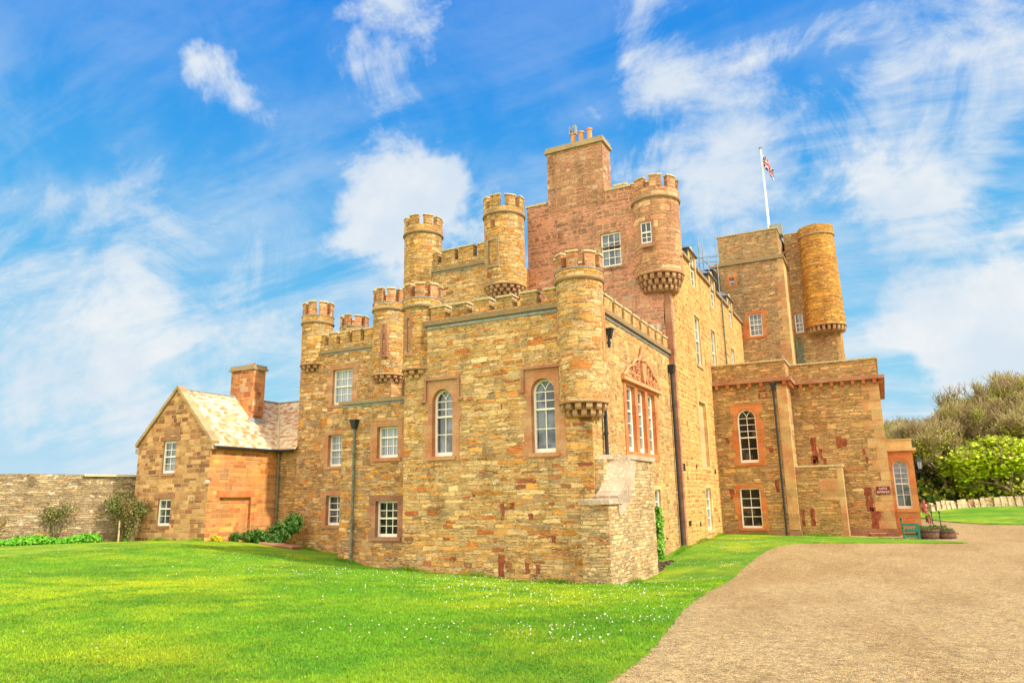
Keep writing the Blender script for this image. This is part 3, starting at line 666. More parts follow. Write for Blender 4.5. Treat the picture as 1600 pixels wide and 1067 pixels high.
# quoins
def quoins(u,v,z0,z1,m,left=True,h=.32,l=(.3,.5),name='quoins',pr=.012,side=True):
    s=MB(); z=z0; i=0
    while z<z1-.05:
        hh=min(h*random.uniform(.8,1.2),z1-z); a=l[i%2]*random.uniform(.85,1.15); b=l[(i+1)%2]*random.uniform(.85,1.15)
        g=.008
        s.box(u-a,u+pr,v-pr,v+(b if side else .02),z+g,z+hh-g); z+=hh; i+=1
    return s.build(name,m,castle)
quoins(UM,VM,-1,10.6,'brownred',l=(.28,.28),h=.42)
quoins(-3.95,VA,-.6,7.2,'redmix',l=(.4,.62),h=.45)
quoins(.24,VB,-.6,7.2,'redmix',l=(.45,.8),h=.5)
quoins(-4.55,VT,7.5,17.5,'redmix',l=(.35,.6),h=.34)
quoins(-1.62,53.0,7,12.2,'quoin',l=(.2,.3),h=.4)
0 and quoins(UF,VF,-1.2,4.1,'quoin',l=(.2,.34),h=.26,pr=.006)
# plinth of annex, pier, cornice with corbels
s=MB(); s.box(-7.5,-4.45,VA-.09,VA+.05,-1,.0-.1); s.box(-4.44,-3.87,VA-.14,VA+.6,-1,-.08); s.box(-3.86,.32,VB-.1,VB+.05,-1,-.03); s.build('plinth','brownred',castle)
s=MB(); s.box(-4.44+.02,-3.93,VA-.10,VA+.02,.0,7.1); s.build('pilaster','redmix',castle)
s=MB(); s.box(-3.945,-1.82,38.75,VB-.02,-1,2.98); o=s.build('pier','annex',castle)
s=MB(); s.box(-3.945,-1.76,38.70,VB-.03,2.98,3.07); s.build('pier_coping','cap',o)
s=MB(); s.box(-2.05,-1.80,38.735,39.3,-1,2.975); s.box(-2.9,-2.05,38.738,39,1.4,2.4); s.build('pier_quoin','redmix',o)
def annex_top():
    s=MB()
    s.box(-7.6,-3.67,VA-.28,VA+.3,7.33,7.52); s.box(-3.95,-3.67,VA+.301,VB-.281,7.33,7.52); s.box(-3.95,.55,VB-.28,VB+.3,7.33,7.52); s.box(.2,.55,VB+.301,VT,7.33,7.52)
    o=s.build('cornice','brownred',castle)
    s=MB()
    for i in range(7): s.box(-7.45+.56*i,-7.45+.56*i+.16,VA-.22,VA+.1,7.12,7.328)
    for i in range(8): s.box(-3.5+.5*i,-3.5+.5*i+.16,VB-.22,VB+.1,7.12,7.328)
    for i in range(5): s.box(-3.96,-3.75,VA+.0+.4*i,VA+.16+.4*i,7.12,7.328)
    for i in range(8): s.box(.2,.46,VB+.0+.9*i,VB+.2+.9*i,7.12,7.328)
    s.build('corbel_block','redder',o)
    s=MB(); s.box(-7.6,-4.0,VA-.02,VA+.3,7.52,8.38); s.box(-4.0,-3.93,VA-.02,VB,7.52,8.381); s.box(-3.925,.24,VB-.02,VB+.3,7.52,8.38); s.box(.2,.27,VB+.3,VT,7.52,8.38); p=s.build('parapet','annex',castle)
    s=MB(); s.box(-7.6,-3.86,VA-.09,VA+.34,8.38,8.46); s.box(-4.04,-3.86,VA+.345,VB-.1,8.38,8.46); s.box(-3.855,.33,VB-.09,VB+.34,8.38,8.46); s.box(.12,.33,VB+.345,VT,8.38,8.46); s.build('coping','cap',p)
annex_top()
# tower details
s=MB(); s.box(-9.12,-4.43,VT-.14,VT+.12,17.42,17.60); s.box(-4.56,-4.43,VT+.122,53,17.42,17.598); s.box(-9.05,-4.5,VT-.06,VT+.1,17.60,17.70); s.build('string_course','string',castle)
s=MB(); s.box(-8.82,-4.68,VT+.04,56.3,19.62,19.7); s.box(-4.67,-1.6,52.95,58,20.05,20.12); s.build('coping','cap',castle)
s=MB()
s.tube((-4.6,VT+.3,17.7),(-3.75,VT-.35,18.0),.10,.07,8); s.tube((-8.9,VT+.2,17.45),(-9.35,VT-.4,17.45),.13,.08,8); s.tube((-7.5,31.6,11.9),(-7.0,30.7,12.25),.11,.07,8)
s.build('water_spout','brownred',castle)
s=MB(); s.box(-4.5,-4.35,52.7,52.85,8.5,12.35); s.box(-4.12,-4.05,52.8,52.88,8.5,12.35); s.box(-4.35,-4.12,52.86,52.9,8.5,11.9); s.build('drainpipe','pipegrey',castle)
s=MB(); s.box(-5.35,-4.5,51.4,52.2,19.6,20.45); o=s.build('roof_vent_box','lead',castle)
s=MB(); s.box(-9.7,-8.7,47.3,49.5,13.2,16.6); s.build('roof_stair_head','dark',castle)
# dormers along the main block
def dormer(v):
    a,b=v,v+1.1; pl=R(UM); s=MB()
    s2=[(a-.28,12.0),(b+.28,12.0),(b+.28,13.98),((a+b)/2,14.30),(a-.28,13.98)]
    ploop(s,pl,[(q[0],q[1]) for q in s2],[rect(a,b,12.12,13.9)],-.015,.02); rim(s,pl,rect(a,b,12.12,13.9),.02,.3,True)
    d=s.build('dormer','quoin',castle)
    s=MB()
    for y in (a-.26,b+.26): s.face([(UM-.02,y,13.2),(UM-2.6,y,13.2),(UM-2.6,y,14.0),(UM-.02,y,14.0)])
    s.face([(UM-.02,a-.26,13.2),(UM-.02,a,13.2),(UM-.02,a,14),(UM-.02,a-.26,14)]); s.build('dormer_cheek','slate',d)
    s=MB(); c=(a+b)/2
    x1=UM+.12; A=(x1,a-.42,13.96);B=(x1,b+.42,13.96);C_=(UM-.5,c,14.5);D=(UM-3,c,14.5);E_=(UM-3,a-.42,13.96);G=(UM-3,b+.42,13.96)
    for q in ((A,B,C_),(A,C_,D,E_),(B,G,D,C_)): s.face(q); s.face([(p[0],p[1],p[2]-.06) for p in q[::-1]])
    s.face([A,(A[0],A[1],A[2]-.06),(B[0],B[1],B[2]-.06),B]); s.build('dormer_roof','slate',d)
    f=MB(); ploop(f,pl,rect(a,b,12.12,13.9),[rect(a+.08,b-.08,12.22,13.82)],.08,.15); pbox(f,pl,a+.08,b-.08,13.0,13.06,.07,.15); pbox(f,pl,c-.015,c+.015,12.22,13.82,.1,.15)
    for z in (12.6,13.45): pbox(f,pl,a+.08,b-.08,z,z+.03,.1,.15)
    f.build('dormer_window','white',d); g_=MB(); polyface(g_,pl,rect(a+.05,b-.05,12.15,13.87),[],.13); g_.build('pane','glass',d)
for v in (35.1,39.95,45.3): dormer(v)
# --- pipes
def pipe(pts,r=.055,m='iron',hop=None,parent=None,hw=.13):
    s=MB(); s.path(pts,r,10)
    for a,b in zip(pts[:-1],pts[1:]):
        a=Vector(a);b=Vector(b); n=max(1,int((a-b).length/1.8))
        for k in range(1,n+1):
            p=a.lerp(b,k/(n+1)); d=(b-a).normalized(); s.tube(p-d*.04,p+d*.04,r*1.35,n=10)
    o=s.build('drainpipe',m,parent or castle)
    if hop:
        x,y,z=hop; h=MB(); h.hexa([(x-hw*.6,y-hw*.6,z-.3),(x+hw*.6,y-hw*.6,z-.3),(x+hw*.6,y+hw*.6,z-.3),(x-hw*.6,y+hw*.6,z-.3),(x-hw,y-hw,z),(x+hw,y-hw,z),(x+hw,y+hw,z),(x-hw,y+hw,z)]); h.box(x-hw-.02,x+hw+.02,y-hw-.02,y+hw+.02,z,z+.06); h.build('hopper','iron',o)
    return o
pipe([(-7.72,30.42,7.0),(-7.72,30.42,-.5)],.055,hop=(-7.7,30.38,7.2))
pipe([(-7.72,21.72,4.45),(-7.72,21.72,2.95)],.06)
pipe([(-7.70,22.35,6.6),(-7.70,22.35,6.9)],.05,hop=(-7.68,22.4,7.2),hw=.1)
pipe([(-4.56,38.32,7.1),(-4.56,38.32,-.4)],.05,hop=(-4.56,38.32,7.2))
pipe([(-17.98,21.9,4.45),(-17.98,21.9,2.6),(-17.98,21.9,-.6)],.055,m='pipegrey',hop=(-17.98,21.88,4.75))
pipe([(-7.5,42.6,13.1),(-7.5,42.6,8.2)],.05,m='pipegrey')
# --- rust stains and putlogs on front walls
st=MB()
def stain(pl,a,z,w,h,rr):
    st=MB(); n=max(4,int(h/.1)); L=[];Q=[]
    for k in range(n+1):
        zz=z-h*k/n; t=k/n; L.append((a+rr.uniform(0,.18)*w+t*w*.1,zz+rr.uniform(-.01,.01))); Q.append((a+w-rr.uniform(0,.22)*w,zz+rr.uniform(-.01,.01)))
    polyface(st,pl,[L[-1]]+Q[::-1]+L[:-1],[],-.004); st.build('iron_stain','rust',castle)
rs=random.Random(4)
for a,z,w,h in ((-11.05,1.55,.1,.42),(-10.72,1.55,.13,.14),(-10.05,1.22,.12,.16),(-11.15,-.05,.16,.5),(-10.2,-.28,.1,.22),(-9.85,-.32,.1,.2),(-12.1,1.85,.08,.08),(-9.3,.55,.12,.16),(-11.0,4.72,.05,.12)): stain(F(VF),a-w*.4,z+.05,w*1.8,h*1.3,rs)
for a,z,w,h in ((-3.2,4.55,.24,1.15),(-3.3,3.6,.3,.55),(-2.85,3.95,.12,.45),(-2.72,3.45,.14,.35),(-2.0,4.55,.22,.55),(-1.72,4.4,.18,.35),(-.85,3.9,.12,.3),(-.75,3.45,.1,.3),(-.98,1.95,.32,1.0),(-.8,1.0,.4,.95),(-1.9,.8,.1,.2),(-.2,6.4,.2,.1)): stain(F(VB),a-w*.25,z,w*1.5,h*1.15,rs)
for a,z,w,h in ((-3.85,.95,.14,.8),(-3.45,1.0,.2,.85)): stain(F(38.75),a-w*.2,z,w*1.4,h,rs)
for a,z,w,h in ((-5.4,6.95,.5,.12),(-5.35,6.8,.12,.3),(-5.0,6.8,.12,.3),(-7.2,4.6,.25,.3),(-5.1,4.0,.3,.25),(-4.95,2.4,.25,.6),(-7.2,2.0,.3,.5)): stain(F(VA),a,z,w,h,rs)
for a,z,w,h in ((-15.2,14.55,.2,.25),(-15.6,13.9,.2,.3),(-15.45,12.05,.18,.3)):
    stain(F(27.955 if a>-15.5 else 28.12),a,z,w,h,rs)
s=MB(); s.tube((-11.2,VF+.02,2.24),(-11.2,VF-.14,2.24),.12,.07,8); s.build('projecting_stone','cap',castle)
# --- wing wall with curved coping in front of the front wing
def wingwall():
    s=MB(); u0,u1=-7.84,-7.0
    prof=[(19.6,-1.5),(24.2,-1.5),(24.2,2.87),(21.85,2.87)]
    cur=[(21.75,2.5),(21.55,2.12),(21.2,1.8),(20.9,1.62),(20.6,1.55)]
    prof=prof+[(21.75,2.87)]+cur+[(19.6,1.55)]
    q=[]
    for p in prof:
        if not q or p!=q[-1]: q.append(p)
    polyface(s,R(u1),q); n=len(q)
    for i in range(n):
        a,b=q[i],q[(i+1)%n]; s.face([(u1,a[0],a[1]),(u0,a[0],a[1]),(u0,b[0],b[1]),(u1,b[0],b[1])][::-1])
    polyface(s,R(u0),q[::-1] if False else q)
    o=s.build('buttress','butt',castle); o['label']='stepped stone wing wall with a pale curved coping at the front corner'
    s=MB(); s.hexa([(-7.9,19.53,1.53),(-6.93,19.53,1.53),(-6.93,20.7,1.53),(-7.9,20.7,1.53),(-7.86,19.56,1.66),(-6.98,19.56,1.66),(-6.98,20.7,1.72),(-7.86,20.7,1.72)])
    s.hexa([(-7.85,20.9,2.86),(-6.93,21.7,2.86),(-6.93,24.3,2.86),(-7.85,24.3,2.86),(-7.85,20.9,3.0),(-6.93,21.7,3.0),(-6.93,24.3,3.0),(-7.85,24.3,3.0)])
    s.build('coping','lichen',o)
    s=MB(); s.box(-7.835,-7.55,VF+.06,21.8,1.5,2.86); s.build('rear_pier','butt',o)
    # swept coping stones
    c=MB(); pth=[(20.45,1.22),(20.85,1.30),(21.25,1.45),(21.6,1.72),(21.95,2.15),(22.2,2.6),(22.3,2.93)]; inn=[(20.35,1.75),(20.6,1.82),(20.85,1.95),(21.1,2.18),(21.3,2.48),(21.45,2.75),(21.5,2.95)]
    for i in range(len(pth)-1):
        a,b=pth[i],pth[i+1]; c0,d0=inn[i],inn[i+1]
        u2=-7.62
        c.face([(-6.965,a[0],a[1]),(-6.965,b[0],b[1]),(-6.965,d0[0],d0[1]),(-6.965,c0[0],c0[1])])
        c.face([(-6.965,c0[0],c0[1]),(-6.965,d0[0],d0[1]),(u2,d0[0]-.2,d0[1]+.02),(u2,c0[0]-.2,c0[1]+.02)])
        c.face([(-6.965,a[0],a[1]),(u2,a[0],a[1]),(u2,b[0],b[1]),(-6.965,b[0],b[1])])
    c.face([(-6.965,pth[0][0],pth[0][1]),(-6.965,inn[0][0],inn[0][1]),(-7.62,inn[0][0]-.2,inn[0][1]+.02),(-7.62,pth[0][0],pth[0][1])])
    c.build('curved_coping','lichen',o)
wingwall()
# --- carved pediment
def pediment():
    pl=R(UF); s=MB(); c=26.2; L=2.35; z0=5.82
    half=[(0,1.42),(.12,1.2),(.30,1.0),(.5,.93),(.8,.90),(1.05,.78),(1.2,.62),(1.5,.56),(1.8,.45),(2.05,.22),(2.35,.12),(2.35,0)]
    out=[(c+a,z0+z) for a,z in half[::-1]]+[(c-a,z0+z) for a,z in half[1:]]
    ploop(s,pl,out,[],-.05,.02); p=s.build('pediment','brownred',castle); p['label']='carved stone pediment with scrolls over the mullioned window'
    s=MB()
    pr=[(c+a,z0+z) for a,z in half[:-1]]; pr2=[(c-a,z0+z) for a,z in half[:-1]]
    for q in (pr,pr2): s.path([pl(a,z-.03,-.09) for a,z in q],.06,7)
    pbox(s,pl,c-2.4,c+2.4,z0-.08,z0+.05,-.15,.02)
    # scroll work
    rr=random.Random(11)
    for sg in (-1,1):
        for (dx,dz,r0) in ((1.85,.22,.13),(1.5,.25,.17),(1.08,.28,.2),(1.15,.56,.11),(.75,.6,.15),(.62,.25,.15),(.45,.75,.10)):
            ct=(c+sg*dx,z0+dz); pts=[]
            for k in range(14):
                t=k/13*3.3*PI; r=r0*(1-k/16); pts.append(pl(ct[0]+sg*r*math.cos(t),ct[1]+r*math.sin(t),-.08-.02*math.sin(t)))
            s.path(pts,.028,5)
        for k in range(26):
            dx=rr.uniform(.35,2.0); dz=rr.uniform(.08,.7*(1-dx/2.6)); a=c+sg*dx
            s.tube(pl(a,z0+dz,-.04),pl(a+rr.uniform(-.1,.1),z0+dz+rr.uniform(-.1,.1),-.13),.045,.02,6)
    # central shield and finial
    sh=[(c-.22,z0+.85),(c-.24,z0+.45),(c-.12,z0+.18),(c,z0+.08),(c+.12,z0+.18),(c+.24,z0+.45),(c+.22,z0+.85)]
    ploop(s,pl,sh,[],-.17,.0)
    for z,r in ((.98,.14),(1.15,.11),(1.3,.09),(1.45,.06)): s.tube(pl(c,z0+z-.08,-.1),pl(c,z0+z+.08,-.1),r,r*.55,9)
    s.build('carving','carve',p)
pediment()
# ------------------------------------------------------------------ entrance porch
porch=thing('porch','orange red sandstone entrance porch with one arched window at the right end of the castle','porch',(.8,41.3,-.4))
window('PO',F(41.3),.40,1.09,.9,3.25,True,2,5,.5,.4,0,'redder',sill=False,parent=porch,fr=.06)
def build_porch():
    b=MB(); u0,u1,v0,v1=.24,1.36,41.3,44.5
    polyface(b,F(v0),rect(u0,u1,-1,3.72),HO['PO']); polyface(b,R(u1),rect(v0,v1,-1,3.72)); b.face([(u0,v0,3.72),(u1,v0,3.72),(u1,v1,3.72),(u0,v1,3.72)])
    b.build('wall','redder',porch)
    s=MB(); s.box(u0-.02,u1+.18,v0-.16,v1,3.72,3.86); s.box(u0,u1+.02,v0-.05,v1,3.861,4.25); s.box(u0,u1+.06,v0-.09,v1,4.25,4.32); s.build('cornice','quoin',porch)
    s=MB(); pl=F(v0); a=archloop(.28,1.21,.9,3.37); h=archloop(.37,1.12,.86,3.28)
    pts=[(.745+.47*math.cos(t),2.9+.5*math.sin(t)) for t in [PI*k/14 for k in range(15)]]; thick(s,pl,pts,.07,-.035,.01)
    pbox(s,pl,.34,1.2,.72,.86,-.05,.01); pbox(s,pl,.26,1.34,-1,-.1,-.05,.01); s.build('mouldings','redder',porch)
build_porch()
pipe([(.17,41.12,3.75),(.17,41.12,-.5)],.055,parent=porch)
lan=thing('wall_lantern','black glazed wall lantern on the corner of the red porch','lantern',(1.36,41.5,2.9))
def lantern():
    s=MB(); x,y=1.62,41.5
    s.path([(1.36,y,2.75),(1.5,y,2.62),(x,y,2.75)],.02,6); s.box(1.36,1.39,y-.06,y+.06,2.6,2.95)
    s.hexa([(x-.08,y-.08,2.78),(x+.08,y-.08,2.78),(x+.08,y+.08,2.78),(x-.08,y+.08,2.78),(x-.09,y-.09,2.82),(x+.09,y-.09,2.82),(x+.09,y+.09,2.82),(x-.09,y+.09,2.82)])
    for a,b in ((-1,-1),(1,-1),(1,1),(-1,1)): s.tube((x+a*.085,y+b*.085,2.82),(x+a*.125,y+b*.125,3.18),.012,n=5)
    s.hexa([(x-.17,y-.17,3.18),(x+.17,y-.17,3.18),(x+.17,y+.17,3.18),(x-.17,y+.17,3.18),(x-.06,y-.06,3.36),(x+.06,y-.06,3.36),(x+.06,y+.06,3.36),(x-.06,y+.06,3.36)])
    s.tube((x,y,3.36),(x,y,3.45),.03,.01,6); s.build('frame','iron',lan)
    g_=MB(); g_.hexa([(x-.08,y-.08,2.82),(x+.08,y-.08,2.82),(x+.08,y+.08,2.82),(x-.08,y+.08,2.82),(x-.118,y-.118,3.18),(x+.118,y-.118,3.18),(x+.118,y+.118,3.18),(x-.118,y+.118,3.18)]); g_.build('glass','glass2',lan)
lantern()
# ------------------------------------------------------------------ cottage
cot=thing('cottage','brown and orange stone gabled cottage with lichened tiled roof left of the castle','cottage',(-29.4,22.85,0))
CV,CU=22.85,-26.95
window('CF',F(CV),-30.12,-29.24,3.15,4.62,False,2,4,.5,.12,.0,'brownred',parent=cot,sill=True)
window('CF',F(CV),-30.17,-29.3,.78,1.97,False,2,3,.64,.12,.0,'brownred',parent=cot,sill=True)
def cottage():
    b=MB(); ul,ur=-31.9,CU; ze=4.5; ap=(-29.42,7.05)
    polyface(b,F(CV),[(ul,-1),(ur,-1),(ur,ze),ap,(ul,ze)],HO['CF']); b.face([(ul,30,-1),(ul,CV,-1),(ul,CV,ze),(ul,30,ze)])
    b.build('wall','cott',cot)
    b=MB(); polyface(b,R(CU),rect(CV,27.0,-1,ze),[rect(23.55,25.4,-.9,2.0)]); rim(b,R(CU),rect(23.55,25.4,-.9,2.0),0,.16,True); polyface(b,R(CU),rect(23.55,25.4,-.9,2.0),[],.16)
    w=b.build('wall','cotts',cot); w['label']='orange lit side wall with a blocked wide doorway'
    s=MB(); pbox(s,R(CU),23.35,25.6,2.02,2.32,-.012,.05); s.build('lintel','redder',w)
    s=MB(); pbox(s,F(CV),-30.35,-29.0,4.65,4.85,-.03,.05); pbox(s,F(CV),-30.4,-29.08,2.0,2.22,-.03,.05)
    for i in range(8): pbox(s,F(CV),-30.15+i*.14,-30.15+i*.14+.11,4.92,5.2,-.01,.05)
    s.build('lintel','brownred',cot)
    b=MB(); polyface(b,F(27.0),rect(CU-.3,-25.6,-1,ze)); b.build('wall','annex',cot)
    # roofs
    r=MB(); t=.12; x,zt=ap; 
    def slope(P,axis):
        uv=[]
        e=Vector(P[0]); 
        for p in P:
            p=Vector(p); uv.append((p[1] if axis=='y' else p[0], (p-e).dot(Vector((-.68,0,.73)) if axis=='y' else Vector((0,.68,.73)))))
        r.face(P,uv)
    zr=zt+.02
    yv=26.86; slope([(CU+.22,CV+.05,ze-.22),(CU+.22,yv-.12,ze-.22),(x,29.35,zr),(x,CV+.05,zr)],'y')
    slope([(CU+.22,yv-.12,ze-.22),(-25.6,yv-.12,ze-.22),(-25.6,29.35,zr),(x,29.35,zr)],'x')
    r.face([(x,CV+.05,zr),(x,30,zr),(ul-.2,30,ze-.2),(ul-.2,CV+.05,ze-.2)],[(CV,3.6),(30,3.6),(30,0),(CV,0)])
    o=r.build('roof','roof',cot)
    s=MB(); s.path([(x,CV+.3,zr+.02),(x,29.35,zr+.02)],.05,6); s.path([(x,29.35,zr+.02),(-25.7,29.35,zr+.02)],.05,6); s.build('ridge_lead','lead',o)
    s=MB(); s.path([(x,29.35,zr+.01),(CU+.22,yv-.12,ze-.2)],.055,6); s.build('valley_lead','cap',o)
    s=MB(); s.tube((CU+.27,CV+.1,ze-.26),(CU+.27,yv-.15,ze-.26),.06,n=8); s.tube((CU+.27,yv-.16,ze-.26),(-25.7,yv-.16,ze-.26),.06,n=8); s.build('gutter','iron',o)
    # gable copings
    s=MB(); 
    for sg,uu in ((1,ur+.12),(-1,ul-.15)):
        e=(uu,ze-.12 if sg>0 else ze-.05)
        s.hexa([(x,CV-.08,zt+.02),(e[0],CV-.08,e[1]-.02),(e[0],CV+.32,e[1]-.02),(x,CV+.32,zt+.02),(x,CV-.08,zt+.2),(e[0]+.06*sg,CV-.08,e[1]+.13),(e[0]+.06*sg,CV+.32,e[1]+.13),(x,CV+.32,zt+.2)] )
        s.box(min(e[0],e[0]-.3*sg),max(e[0],e[0]-.3*sg),CV-.06,CV+.3,ze-.35,ze-.13)
    s.build('gable_coping','copq',cot)
    c=chimney(-29.85,-28.25,26.3,27.1,5.3,8.45,.25,'cotch',[(-28.7,26.6,.14,.12)],cot)
    s=MB(); s.hexa([(-28.3,26.1,5.75),(-28.05,26.1,5.5),(-28.05,27.2,5.5),(-28.3,27.2,5.75),(-28.24,26.1,5.95),(-28.02,26.1,5.58),(-28.02,27.2,5.58),(-28.24,27.2,5.95)]); s.build('lead_flashing','lead',c)
    s=MB(); s.tube((-27.0,CV+.02,2.66),(-26.95,CV-.2,2.66),.13,.09,8); s.box(-28.05,-27.85,CV-.04,CV+.02,1.86,2.06); s.build('projecting_stone','lichen',cot)
cottage()
pipe([(-26.78,26.86,4.2),(-26.78,26.86,-.4)],.05,m='pipegrey',parent=cot)
# ------------------------------------------------------------------ terrain
CP=np.array([(0,0,0),(10,0,0),(-10,0,0),(0,-15,0),(-30,0,.1),(-35,12,.1),(0,10,-.12),(-6,10,-.2),(-12,10,-.15),(-7.4,20.7,-.84),(-11,20.7,-.76),(-14.9,20.8,-.63),(-7,19.6,-.68),(-7,23.7,-.84),(-7.6,27,-.66),(-7.6,30.5,-.40),(-7.6,36,-.3),(-7.6,38.5,-.28),(-3,38,-.36),(0.5,38,-.41),(2,42,-.4),
(-26.9,23,.08),(-32,23,.02),(-26.2,27.5,-.35),(-23.3,27.5,-.72),(-18.7,22,-.48),(-15.8,22,-.78),(-26.9,26.8,-.2),(-40,10,.1),(-20,15,-.12),(-24,19,.04),(10,20,-.2),(20,20,-.2),(5,30,-.35),(15,38,-.35),(5,45,-.4),(12,46,-.35),(2.7,60,.25),(4.4,61.5,.42),(6.3,62.5,.52),(9,63,.5),(20,64,.5),(5,80,.9),(25,80,.9),(40,40,0),(40,0,0),(40,90,.8),(-60,0,0),(-60,60,0),(-20,60,-.2),(-30,-20,0),(30,-20,0)],float)
def _fit():
    n=len(CP); d=np.hypot(CP[:,None,0]-CP[None,:,0],CP[:,None,1]-CP[None,:,1]); d=np.sqrt(d*d+1)
    A=np.zeros((n+3,n+3)); A[:n,:n]=-d-np.eye(n)*.0; A[:n,n]=1; A[:n,n+1:]=CP[:,:2]; A[n:,:n]=A[:n,n:].T
    b=np.zeros(n+3); b[:n]=CP[:,2]; return np.linalg.solve(A,b)
SW=_fit()
def tz(u,v):
    u=np.asarray(u,float); v=np.asarray(v,float)
    uc=np.clip(u,-70,60); vc=np.clip(v,-30,95)
    d=np.sqrt((uc[...,None]-CP[:,0])**2+(vc[...,None]-CP[:,1])**2+1)
    return (-d)@SW[:len(CP)]+SW[-3]+SW[-2]*uc+SW[-1]*vc
def gz(u,v): return float(tz(u,v))
def smooth_poly(pts,step,wob=0.0,seed=1):
    out=[]; rr=random.Random(seed)
    for a,b in zip(pts,pts[1:]+pts[:1]):
        L=math.hypot(b[0]-a[0],b[1]-a[1]); n=max(1,int(L/step)) if L<60 else max(1,int(L/4))
        for k in range(n):
            t=k/n; out.append((a[0]+(b[0]-a[0])*t+rr.uniform(-wob,wob),a[1]+(b[1]-a[1])*t+rr.uniform(-wob,wob)))
    return out
def catmull(pts,n=8):
    out=[]
    for i in range(len(pts)-1):
        p0=pts[max(i-1,0)];p1=pts[i];p2=pts[i+1];p3=pts[min(i+2,len(pts)-1)]
        for k in range(n):
            t=k/n; out.append(tuple(.5*((2*p1[j])+(-p0[j]+p2[j])*t+(2*p0[j]-5*p1[j]+4*p2[j]-p3[j])*t*t+(-p0[j]+3*p1[j]-3*p2[j]+p3[j])*t**3) for j in (0,1)))
    out.append(pts[-1]); return out
def inpoly(x,y,poly):
    P=np.array(poly); x=np.asarray(x);y=np.asarray(y); c=np.zeros(x.shape,bool); j=len(P)-1
    for i in range(len(P)):
        xi,yi=P[i]; xj,yj=P[j]
        cond=((yi>y)!=(yj>y))&(x<(xj-xi)*(y-yi)/((yj-yi) if yj!=yi else 1e-9)+xi); c^=cond; j=i
    return c
def sheet(name,poly,cell,dz,m,label_kind='structure',skirt=.1):
    xs=[p[0] for p in poly]; ys=[p[1] for p in poly]
    gx,gy=np.meshgrid(np.arange(min(xs),max(xs),cell),np.arange(min(ys),max(ys),cell)); gx=gx.ravel();gy=gy.ravel()
    k=inpoly(gx,gy,poly); gx=gx[k];gy=gy[k]
    V=[Vector(p) for p in poly]+[Vector((a,b)) for a,b in zip(gx,gy)]; n=len(poly)
    r=delaunay_2d_cdt(V,[(i,(i+1)%n) for i in range(n)],[],1,1e-4)
    vs=np.array([(p.x,p.y) for p in r[0]]); zz=tz(vs[:,0],vs[:,1])+dz
    verts=[(a,b,c) for (a,b),c in zip(vs,zz)]; faces=[tuple(f) for f in r[2]]
    if skirt:
        b0=len(verts)
        for p in poly: verts.append((p[0],p[1],gz(*p)+dz)); 
        for p in poly: verts.append((p[0],p[1],gz(*p)+dz-skirt))
        for i in range(n): faces.append((b0+i,b0+(i+1)%n,b0+n+(i+1)%n,b0+n+i))
    me=bpy.data.meshes.new(name); me.from_pydata(verts,[],faces); me.materials.append(M[m]); me.polygons.foreach_set('use_smooth',[True]*len(me.polygons)); me.update()
    o=bpy.data.objects.new(name,me); COL.objects.link(o); o['kind']=label_kind; return o
edge=catmull([(-2.2,-6),(-2.5,0),(-2.65,4),(-2.74,7.46),(-2.85,9.2),(-3.15,11.3),(-3.6,14.2),(-4.05,18.5),(-4.35,22.5),(-4.5,26),(-4.42,29.3),(-4.2,31.9),(-3.55,33.6),(-2.3,34.3),(.1,35.1),(1.6,35.5),(2.6,35.55)],8)
rr=random.Random(3)
edge=[(a+(c[0]-a)*t+rr.uniform(-.035,.035),b+(c[1]-b)*t+rr.uniform(-.02,.02)) for (a,b),c in zip(edge[:-1],edge[1:]) for t in (0,.33,.66)]
LAWN=edge+[(2.75,35.75),(2.1,36.6),(1.1,37.6),(-.2,38.4),(-1.6,38.9),(-3.9,39.2),(-7.6,39.5),(-9,62),(-62,62),(-62,-6)]
LAWN2=catmull([(-3,56),(1.0,55.0),(1.9,54.3),(2.6,52.8),(3.5,51.3),(4.8,50.2),(6.8,49.7),(12,49.5),(30,50)],6)+[(34,74),(-3,74)]
sheet('lawn',LAWN,1.1,.05,'lawn')
sheet('far_lawn',LAWN2,2.0,.05,'lawn')
sheet('gravel_drive',smooth_poly([(-8,-8),(45,-8),(45,70),(-8.5,70)],3),1.6,0,'gravel',skirt=0)
def groundsheet():
    R0=1500; n=60; c=np.concatenate([-np.geomspace(R0,80,12),np.linspace(-70,70,29),np.geomspace(80,R0,12)]); gx,gy=np.meshgrid(c,c+20)
    z=tz(gx,gy)-.12; w=np.clip((np.hypot(gx,gy-20)-80)/200,0,1); z=z*(1-w)-.6*w
    k=len(c); verts=list(zip(gx.ravel(),gy.ravel(),z.ravel())); faces=[(i*k+j,i*k+j+1,(i+1)*k+j+1,(i+1)*k+j) for i in range(k-1) for j in range(k-1)]
    me=bpy.data.meshes.new('ground'); me.from_pydata(verts,[],faces); me.materials.append(M['lawn']); me.polygons.foreach_set('use_smooth',[True]*len(me.polygons)); o=bpy.data.objects.new('ground',me); COL.objects.link(o); o['kind']='structure'
groundsheet()
